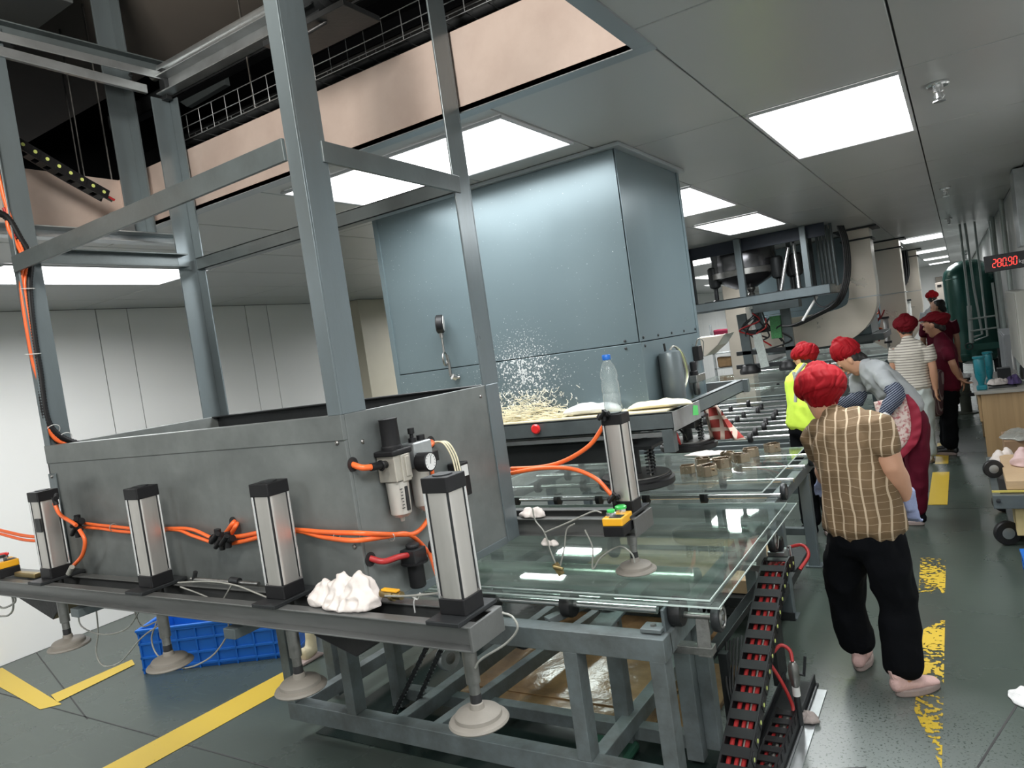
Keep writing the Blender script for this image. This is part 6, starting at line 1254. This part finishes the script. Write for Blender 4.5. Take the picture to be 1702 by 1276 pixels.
def lump(name, c, blobs, m, label, fold=(.007, 16, 16, 16, 2), cat='cloth', voxel=.004):
    """crumpled cloth as one continuous folded surface; blobs: dx, dy, half width, half depth, height"""
    mb = MB(); c = Vector(c)
    for dx, dy, w, dd, h in blobs: ring_tube(mb, [(c+Vector((dx,dy,.006)), w, dd), (c+Vector((dx,dy,h*.35)), w*.92, dd*.9), (c+Vector((dx*.95,dy,h*.7)), w*.62, dd*.62), (c+Vector((dx*.9,dy,h*.92)), w*.3, dd*.34)], (1,0,0), 18)
    o = fuse(name, mb, m, None, voxel, 1, fold); me = o.data; zf = c.z+.001
    ctr = Vector((c.x, c.y, c.z))
    for v in me.vertices: v.co.z = max(v.co.z, zf); v.co -= ctr
    o.location = ctr; return tag(o, label, cat)
lump('rag', (-1.43,1.325,1.204), [(-.075,0,.055,.05,.055),(-.015,.005,.06,.055,.075),(.05,0,.05,.05,.085),(.085,-.01,.03,.04,.05),(.02,-.02,.09,.045,.035)], 'cloth', 'crumpled dirty white rag on the front beam between the two right cylinders', (.010,26,24,18,3), voxel=.003)
lump('rag', (-1.40,2.25,1.185), [(-.02,0,.035,.03,.03),(.02,0,.035,.03,.035)], 'cloth', 'small white rag on the rear beam beside the grey box', (.006,28,28,28,5))
lump('rag', (-1.33,2.215,1.085), [(-.01,0,.022,.012,.03),(.02,0,.02,.012,.022)], 'cloth', 'scrap of white rag knotted on the tube below the rear beam', (.004,40,40,40,5), voxel=.003)

# ================================================================== RIGHT SIDE
# red LED scale display on the wall bracket
d = empty('led_display', (.30, 5.6, 1.86), 'black scale display reading 280.90 kg in red digits, high at the right edge', 'display')
DY, DX0, DX1, DZ0, DZ1 = 5.6, .165, .55, 1.86, 1.965
MB().box(DX0,DX1,DY,DY+.06,DZ0,DZ1).build('housing', 'bplastic', d, bev=.004)
MB().box(.47,.553,5.66,5.70,1.80,2.6).build('wall_bracket', 'dark', d, bev=.003)
MB().bar((.40,5.64,1.86),(.50,5.64,1.79),.02,.02).build('stay', 'dark', d)
SEG = {'0':'abcdef','1':'bc','2':'abged','8':'abcdefg','9':'abcdfg'}
def digit(x, z, ch, h=.050, w=.0175, t=.0034):
    mb = MB(); y0, y1 = DY-.003, DY-.0005; s = h*.10
    def hb(zz): mb.add([(x+.003+(zz-z)*.1,y0,zz-t/2),(x+w-.003+(zz-z)*.1,y0,zz-t/2),(x+w-.003+(zz-z)*.1,y0,zz+t/2),(x+.003+(zz-z)*.1,y0,zz+t/2)], [(0,1,2,3)])
    def vb(xx, za, zb): mb.add([(xx-t/2+(za-z)*.1,y0,za),(xx+t/2+(za-z)*.1,y0,za),(xx+t/2+(zb-z)*.1,y0,zb),(xx-t/2+(zb-z)*.1,y0,zb)], [(0,1,2,3)])
    for c in SEG[ch]:
        if c == 'a': hb(z+h)
        if c == 'g': hb(z+h/2)
        if c == 'd': hb(z)
        if c == 'b': vb(x+w, z+h/2+.003, z+h-.003)
        if c == 'c': vb(x+w, z+.003, z+h/2-.003)
        if c == 'f': vb(x, z+h/2+.003, z+h-.003)
        if c == 'e': vb(x, z+.003, z+h/2-.003)
    o = mb.build('digit', 'led', d); return o
x0 = .207
for i, ch in enumerate('28090'): digit(x0+i*.0268+(.003 if i > 2 else 0), 1.887, ch)
MB().box(x0+3*.0268-.005,x0+3*.0268-.0015,DY-.003,DY-.0005,1.884,1.888).build('decimal_point', 'led', d)
fc = bpy.data.curves.new('unit_text', 'FONT'); fc.body = 'kg'; fc.size = .034; fc.extrude = .0008; ft = bpy.data.objects.new('tmp_text', fc); COL.objects.link(ft); bpy.context.view_layer.update(); fm = bpy.data.meshes.new_from_object(ft.evaluated_get(bpy.context.evaluated_depsgraph_get())); bpy.data.objects.remove(ft)
fo = bpy.data.objects.new('unit_text', fm); COL.objects.link(fo); fo.parent = d; fo.location = Vector((x0+5*.0268+.004, DY-.002, 1.892))-wpos(d); fo.rotation_euler = (PI/2,0,0); fm.materials.clear(); fm.materials.append(mat('grey_print', (.35,.33,.33), .5))
# wall boxes on the right
c = empty('control_cabinet', (.50, 8.6, .9), 'beige electrical cabinet on the right wall above the desk', 'cabinet')
MB().box(.437,.555,8.0,9.4,.98,1.68).build('body', mat('beige_cabinet', (.42,.42,.38), .45, 0, .05, 4), c, bev=.01); MB().box(.43,.437,8.03,9.37,1.0,1.66).build('door', MATS['beige_cabinet'], c, bev=.003)
mb = MB(); mb.tube([(.45,8.3,.98),(.445,8.32,.9),(.45,8.4,.85)], .02, 8, smooth_path=4); mb.tube([(.46,8.2,.98),(.455,8.2,.86)], .015, 8); mb.build('cable_tail', 'black', c, smooth=60)
c = empty('wall_cabinet', (.48, 10.6, .2), 'light grey floor cabinet behind the desk by the right wall', 'cabinet')
MB().box(.42,.555,10.4,11.9,.002,1.15).build('body', mat('light_grey_cabinet', (.40,.42,.44), .4, 0, .04, 4), c, bev=.006); MB().box(.414,.42,10.43,11.1,.05,1.12).build('door', MATS['light_grey_cabinet'], c, bev=.003); MB().box(.414,.42,11.15,11.87,.05,1.12).build('door', MATS['light_grey_cabinet'], c, bev=.003)
MB().box(.47,.555,7.2,7.6,2.05,CZ-.01).build('wall_duct', 'galv', None, bev=.004, label='grey metal duct box on the right wall above the red display', cat='duct')
for k, (x, y, pl) in enumerate(((.50,9.7,'nearest'),(.52,10.1,'second'),(.50,12.05,'third'),(.52,12.2+.2,'fourth'),(.51,12.9,'farthest'))):
    MB().cyl((x,y,.0+(.0 if k else 0)),(x,y,CZ-.004),.025,12).build('wall_pipe', 'pipe', None, smooth=40, label=pl+' pale vertical pipe running up the right wall by the tank', cat='pipe', group='pale pipes up the right wall')
# green tank
TX, TY, TR = .165, 13.2, .34
t = empty('pressure_tank', (TX, TY, 0), 'tall dark green pressure tank with domed top at the end of the aisle', 'tank')
mb = MB(); mb.lathe((TX,TY,.58), [(.02,0),(TR*.5,.02),(TR*.85,.08),(TR,.16),(TR,1.36),(TR*.92,1.46),(TR*.7,1.54),(TR*.4,1.59),(.03,1.60)], n=48); mb.build('shell', 'green', t, smooth=30)
for z in (.76, 1.92): MB().ring((TX,TY,z),(0,0,1),TR-.001,.006,48,8).build('weld_band', 'green', t, smooth=60)
for a in range(3): an = a*2*PI/3+.5; mb = MB(); mb.bar((TX+TR*.8*math.cos(an),TY+TR*.8*math.sin(an),.75),(TX+TR*.9*math.cos(an),TY+TR*.9*math.sin(an),0),.08,.08,(0,1,0)); mb.build('leg', 'dark', t, bev=.004)
mb = MB(); mb.lathe((TX,TY,2.17), [(.06,0),(.06,.03),(.03,.035),(.03,.09),(.05,.1),(.05,.13),(.02,.16)], n=20); mb.build('relief_valve', 'chrome', t, smooth=35)
mb = MB(); mb.cyl((TX-TR-.10,TY,1.5),(TX-TR+.01,TY,1.5),.015,10); mb.box(TX-TR-.16,TX-TR-.09,TY-.03,TY+.03,1.44,1.56); mb.build('gauge_valve', 'dark', t, bev=.003)
# pipework in front of the tank
pw = empty('tank_pipework', (.1, 12.2, 0), 'grey pipework with two cross bars standing in front of the green tank', 'pipe')
def pp(pts, r, n='pipe'): mb = MB(); mb.tube([Vector(p) for p in pts], r, 10); return mb.build(n, 'pipe', pw, smooth=50)
yy = 12.3
a = [at(x,y,'y',yy) for x,y in ((1598,390),(1604,450),(1610,508))]; b = [at(x,y,'y',yy) for x,y in ((1610,508),(1615,570))]
pp([(a[1].x,yy,CZ-.005),(a[1].x,yy,a[2].z)], .016); pp([(a[1].x,yy,a[2].z),(b[1].x,yy,b[1].z)], .03); 
p = at(1624,500,'y',yy); q = at(1634,555,'y',yy); pp([(p.x-.04,yy,CZ-.005),(p.x-.02,yy,p.z+.2),(q.x-.01,yy,q.z),(q.x-.12,yy,q.z-.03)], .016)
p2 = at(1638,555,'y',yy); pp([(p2.x+.02,yy,CZ-.005),(p2.x+.02,yy,p2.z-.03),(p2.x-.14,yy,p2.z-.08)], .014)
for z in (at(1640,527,'y',yy).z, at(1640,547,'y',yy).z): pp([(b[0].x-.02,yy-.03,z),(.42,yy-.03,z+.01)], .013, 'cross_bar')
pp([(.43,yy-.02,at(1660,480,'y',yy).z+.1),(.45,yy-.02,.45)], .016, 'upright'); MB().box(b[0].x-.06,.47,yy-.04,yy+.04,.86,.95).build('channel_beam', 'green', pw, bev=.003); MB().box(.40,.46,yy-.04,yy+.04,.0,.86).build('stand', 'dark', pw, bev=.003); MB().box(b[0].x-.03,b[0].x+.03,yy-.04,yy+.04,.0,.86).build('stand', 'green', pw, bev=.003)
mb = MB(); mb.ring((b[0].x-.05,yy-.07,.93),(0,1,0),.045,.008,20,6); mb.cyl((b[0].x-.05,yy-.07,.93),(b[0].x-.05,yy,.93),.01,8); mb.build('hand_wheel', 'dark', pw, smooth=50)
# pedestal
px_ = -.05; pd = empty('pedestal_post', (px_,12.05,0), 'short dark cylindrical pedestal with round foot beyond the maroon-topped person', 'post')
mb = MB(); mb.lathe((px_,12.05,0), [(.16,0),(.16,.015),(.07,.02),(.07,.28),(.085,.285),(.085,.31),(.075,.315),(.075,.46),(.09,.465),(.09,.50)], n=24); mb.build('column', mat('dark_olive_steel', (.05,.055,.04), .45, .3, .2, 20), pd, smooth=30)
MB().box(px_-.13,px_+.12,12.0,12.1,.24,.28).build('cross_plate', 'dark', pd, bev=.004)
cloth_lump('rag', (px_, 12.05, .505), .15, .10, .07, 'white', 'white cloth on top of the short dark pedestal', seed=41, n=16)
# desk
D = empty('desk', (.30, 9.2, 0), 'wood laminate desk by the right wall with grey top and open end', 'desk')
TX0, TY0, TY1, TZ = .075, 8.35, 10.1, .755
MB().box(TX0-.03,.545,TY0-.02,TY1,TZ-.03,TZ).build('top', mat('grey_desk_top', (.30,.29,.26), .4, 0, .1, 6), D, bev=.004)
MB().box(TX0+.02,.54,TY0+.02,TY0+.045,.06,TZ-.032).build('end_panel', 'wood', D, bev=.002); MB().box(TX0+.02,.54,TY1-.05,TY1-.02,.0,TZ-.032).build('end_panel', 'wood', D, bev=.002)
MB().box(TX0-.005,TX0+.018,TY0+.05,TY1-.06,.45,TZ-.032).build('drawer_front', 'wood', D, bev=.002); MB().box(TX0+.02,TX0+.04,TY0+.02,TY0+.045,0,.06).build('foot', 'wood', D); MB().box(.50,.54,TY0+.02,TY0+.045,0,.06).build('foot', 'wood', D)
def tool(x, y, label, s=1):
    t = empty('teal_dispenser', (x,y,TZ), label, 'tool'); MB().box(x-.045*s,x+.045*s,y-.05,y+.05,TZ,TZ+.05).build('base', 'teal', t, bev=.012)
    mb = MB(); mb.lathe((x,y,TZ+.05), [(.025*s,0),(.03*s,.03),(.048*s,.08),(.05*s,.24),(.044*s,.26)], n=20); mb.build('body', 'teal', t, smooth=35); mb = MB(); mb.lathe((x,y,TZ+.31), [(.046*s,0),(.055*s,.005),(.055*s,.02),(.05*s,.025)], n=20); mb.build('rim', 'teal', t, smooth=35); return t
tool(.115, 8.48, 'front teal blue tool standing on the desk corner'); tool(.20, 8.95, 'second teal blue tool just behind the front one on the desk', .85)
cloth_lump('cloth_bundle', (.26, 8.75, TZ+.012), .10, .14, .05, 'cloth', 'crumpled white paper cloth on the desk beside the teal tools', seed=51, n=24); MB().box(.17,.40,8.5,8.9,TZ,TZ+.01).build('clipboard', 'dark', None, bev=.002, label='dark clipboard under the white paper cloth on the desk', cat='board')
cloth_lump('purple_cloth', (.39, 8.72, TZ+.012), .07, .16, .08, 'purple', 'purple cloth heaped on the desk right of the white paper', seed=55, n=24)
bottle((.475,8.9,TZ), 'small pink labelled bottle at the right end of the desk', .17, .03, 'white', 'desk_bottle')
mb = MB(); mb.tube([(.44,9.5,TZ),(.44,9.5,TZ+.26),(.455,9.5,TZ+.30),(.50,9.5,TZ+.32)], .009, 8, smooth_path=5); mb.cyl((.44,9.5,TZ),(.44,9.5,TZ+.02),.04,16); mb.build('bent_tube_stand', 'white', None, smooth=50, label='bent white tube standing at the back of the desk', cat='stand')
MB().box(.28,.40,9.3,9.45,TZ,TZ+.11).build('dark_box', 'dark', None, bev=.004, label='small dark grey box at the back of the desk', cat='box')
# open carton before the desk
cb = empty('open_carton', (.33, 7.7, 0), 'brown carton with clear film on top in front of the desk', 'box')
MB().box(.215,.50,7.45,7.95,.001,.42).build('body', mat('brown_carton', (.30,.19,.11), .7, 0, .1, 5), cb, bev=.004); cloth_lump('film', (.35,7.7,.42), .15, .27, .04, 'clear', None, None, seed=61, n=18, parent=cb)
# trolley
tr = empty('flat_trolley', (.25, 6.0, 0), 'grey flat trolley with black wheels standing at the right edge', 'trolley')
MB().box(.065,.62,5.62,5.66,.31,.40).build('frame_beam', 'paint', tr, bev=.003); MB().box(.065,.11,5.66,6.9,.31,.40).build('frame_beam', 'paint', tr, bev=.003); MB().box(.11,.62,5.66,6.9,.375,.398).build('deck', 'dark', tr); MB().box(.066,.62,5.70,5.715,.399,.412).build('yellow_edge', mat('pale_yellow', (.6,.5,.12), .5), tr, bev=.001)
MB().box(.15,.62,5.9,6.5,.05,.10).build('lower_beam', 'paint', tr, bev=.003); MB().box(.56,.60,5.8,5.84,.09,.33).build('stay', 'paint', tr, bev=.003); MB().box(.56,.60,6.6,6.64,.09,.33).build('stay', 'paint', tr, bev=.003)
wheel(tr, 'wheel', (.13,5.84,.085), (.35,-1,0), .083, .04, 'galv'); wheel(tr, 'wheel', (.15,6.7,.085), (.2,-1,0), .083, .04, 'galv'); wheel(tr, 'wheel', (.50,5.84,.085), (.2,-1,0), .083, .04, 'galv'); wheel(tr, 'upper_wheel', (.10,5.78,.44), (.15,-1,0), .065, .035, 'galv') if False else wheel(tr, 'upper_wheel', (.095,6.15,.465), (.25,-1,0), .065, .035, 'galv')
MB().lathe((.095,5.615,.365), [(.014,0),(.014,.006),(.006,.008)], (0,-1,0), 12).build('bolt', 'dark', tr)
MB().box(.15,.62,5.72,6.6,.41,.475).build('carton', 'card', None, bev=.006, label='flat cardboard carton on top of the grey trolley', cat='box')
MB().box(.18,.62,5.70,6.1,.105,.29).build('carton', mat('yellow_card', (.62,.5,.25), .7, 0, .1, 4), None, bev=.006, label='yellowish carton on the lower rack of the trolley', cat='box')
lump('white_rag', (.17,6.62,.402), [(-.02,0,.07,.10,.10),(.03,.03,.06,.08,.12)], 'cloth', 'white cloth draped at the back corner of the trolley beside the wheel', (.012,10,10,10,4), voxel=.006)
lump('pink_bundle', (.30,6.2,.478), [(-.03,0,.07,.09,.12),(.04,.02,.06,.08,.14)], mat('pink_cloth', (.62,.45,.44), .8, 0, .15, 15, .3, 40), 'pink and white cloth bundle on the trolley carton', (.012,10,10,10,7), voxel=.006)
crate((.20,5.05,0), .45, .30, .12, math.radians(2), 'low blue crate on the floor below the trolley at the right edge')
lump('white_net_cloth', (.13,3.62,.002), [(-.02,.02,.10,.10,.03),(.06,-.06,.10,.12,.06),(.10,.02,.10,.12,.05)], mat('white_net', (.75,.75,.74), .8, 0, .1, 60, .5, 60), 'white knitted cloth on the floor at the lower right edge', (.009,14,14,14,7), voxel=.005)
# far end: wall switches and panel
MB().box(-.62,-.40,YF-.09,YF-.001,1.75,2.25).build('panel_board', 'beige', None, bev=.01, label='pale control panel on the far end wall above the red cap', cat='panel') 
c = empty('control_stand', (-.33, 19.0, 0), 'slim pale control box on a stand beyond the far people', 'control box'); MB().box(-.40,-.22,18.95,19.05,1.55,1.95).build('box', 'beige', c, bev=.006); MB().box(-.33,-.29,18.98,19.02,0,1.55).build('stand', 'galv', c); MB().box(-.36,-.28,18.94,18.95,1.85,1.9).build('screen', 'bplastic', c)
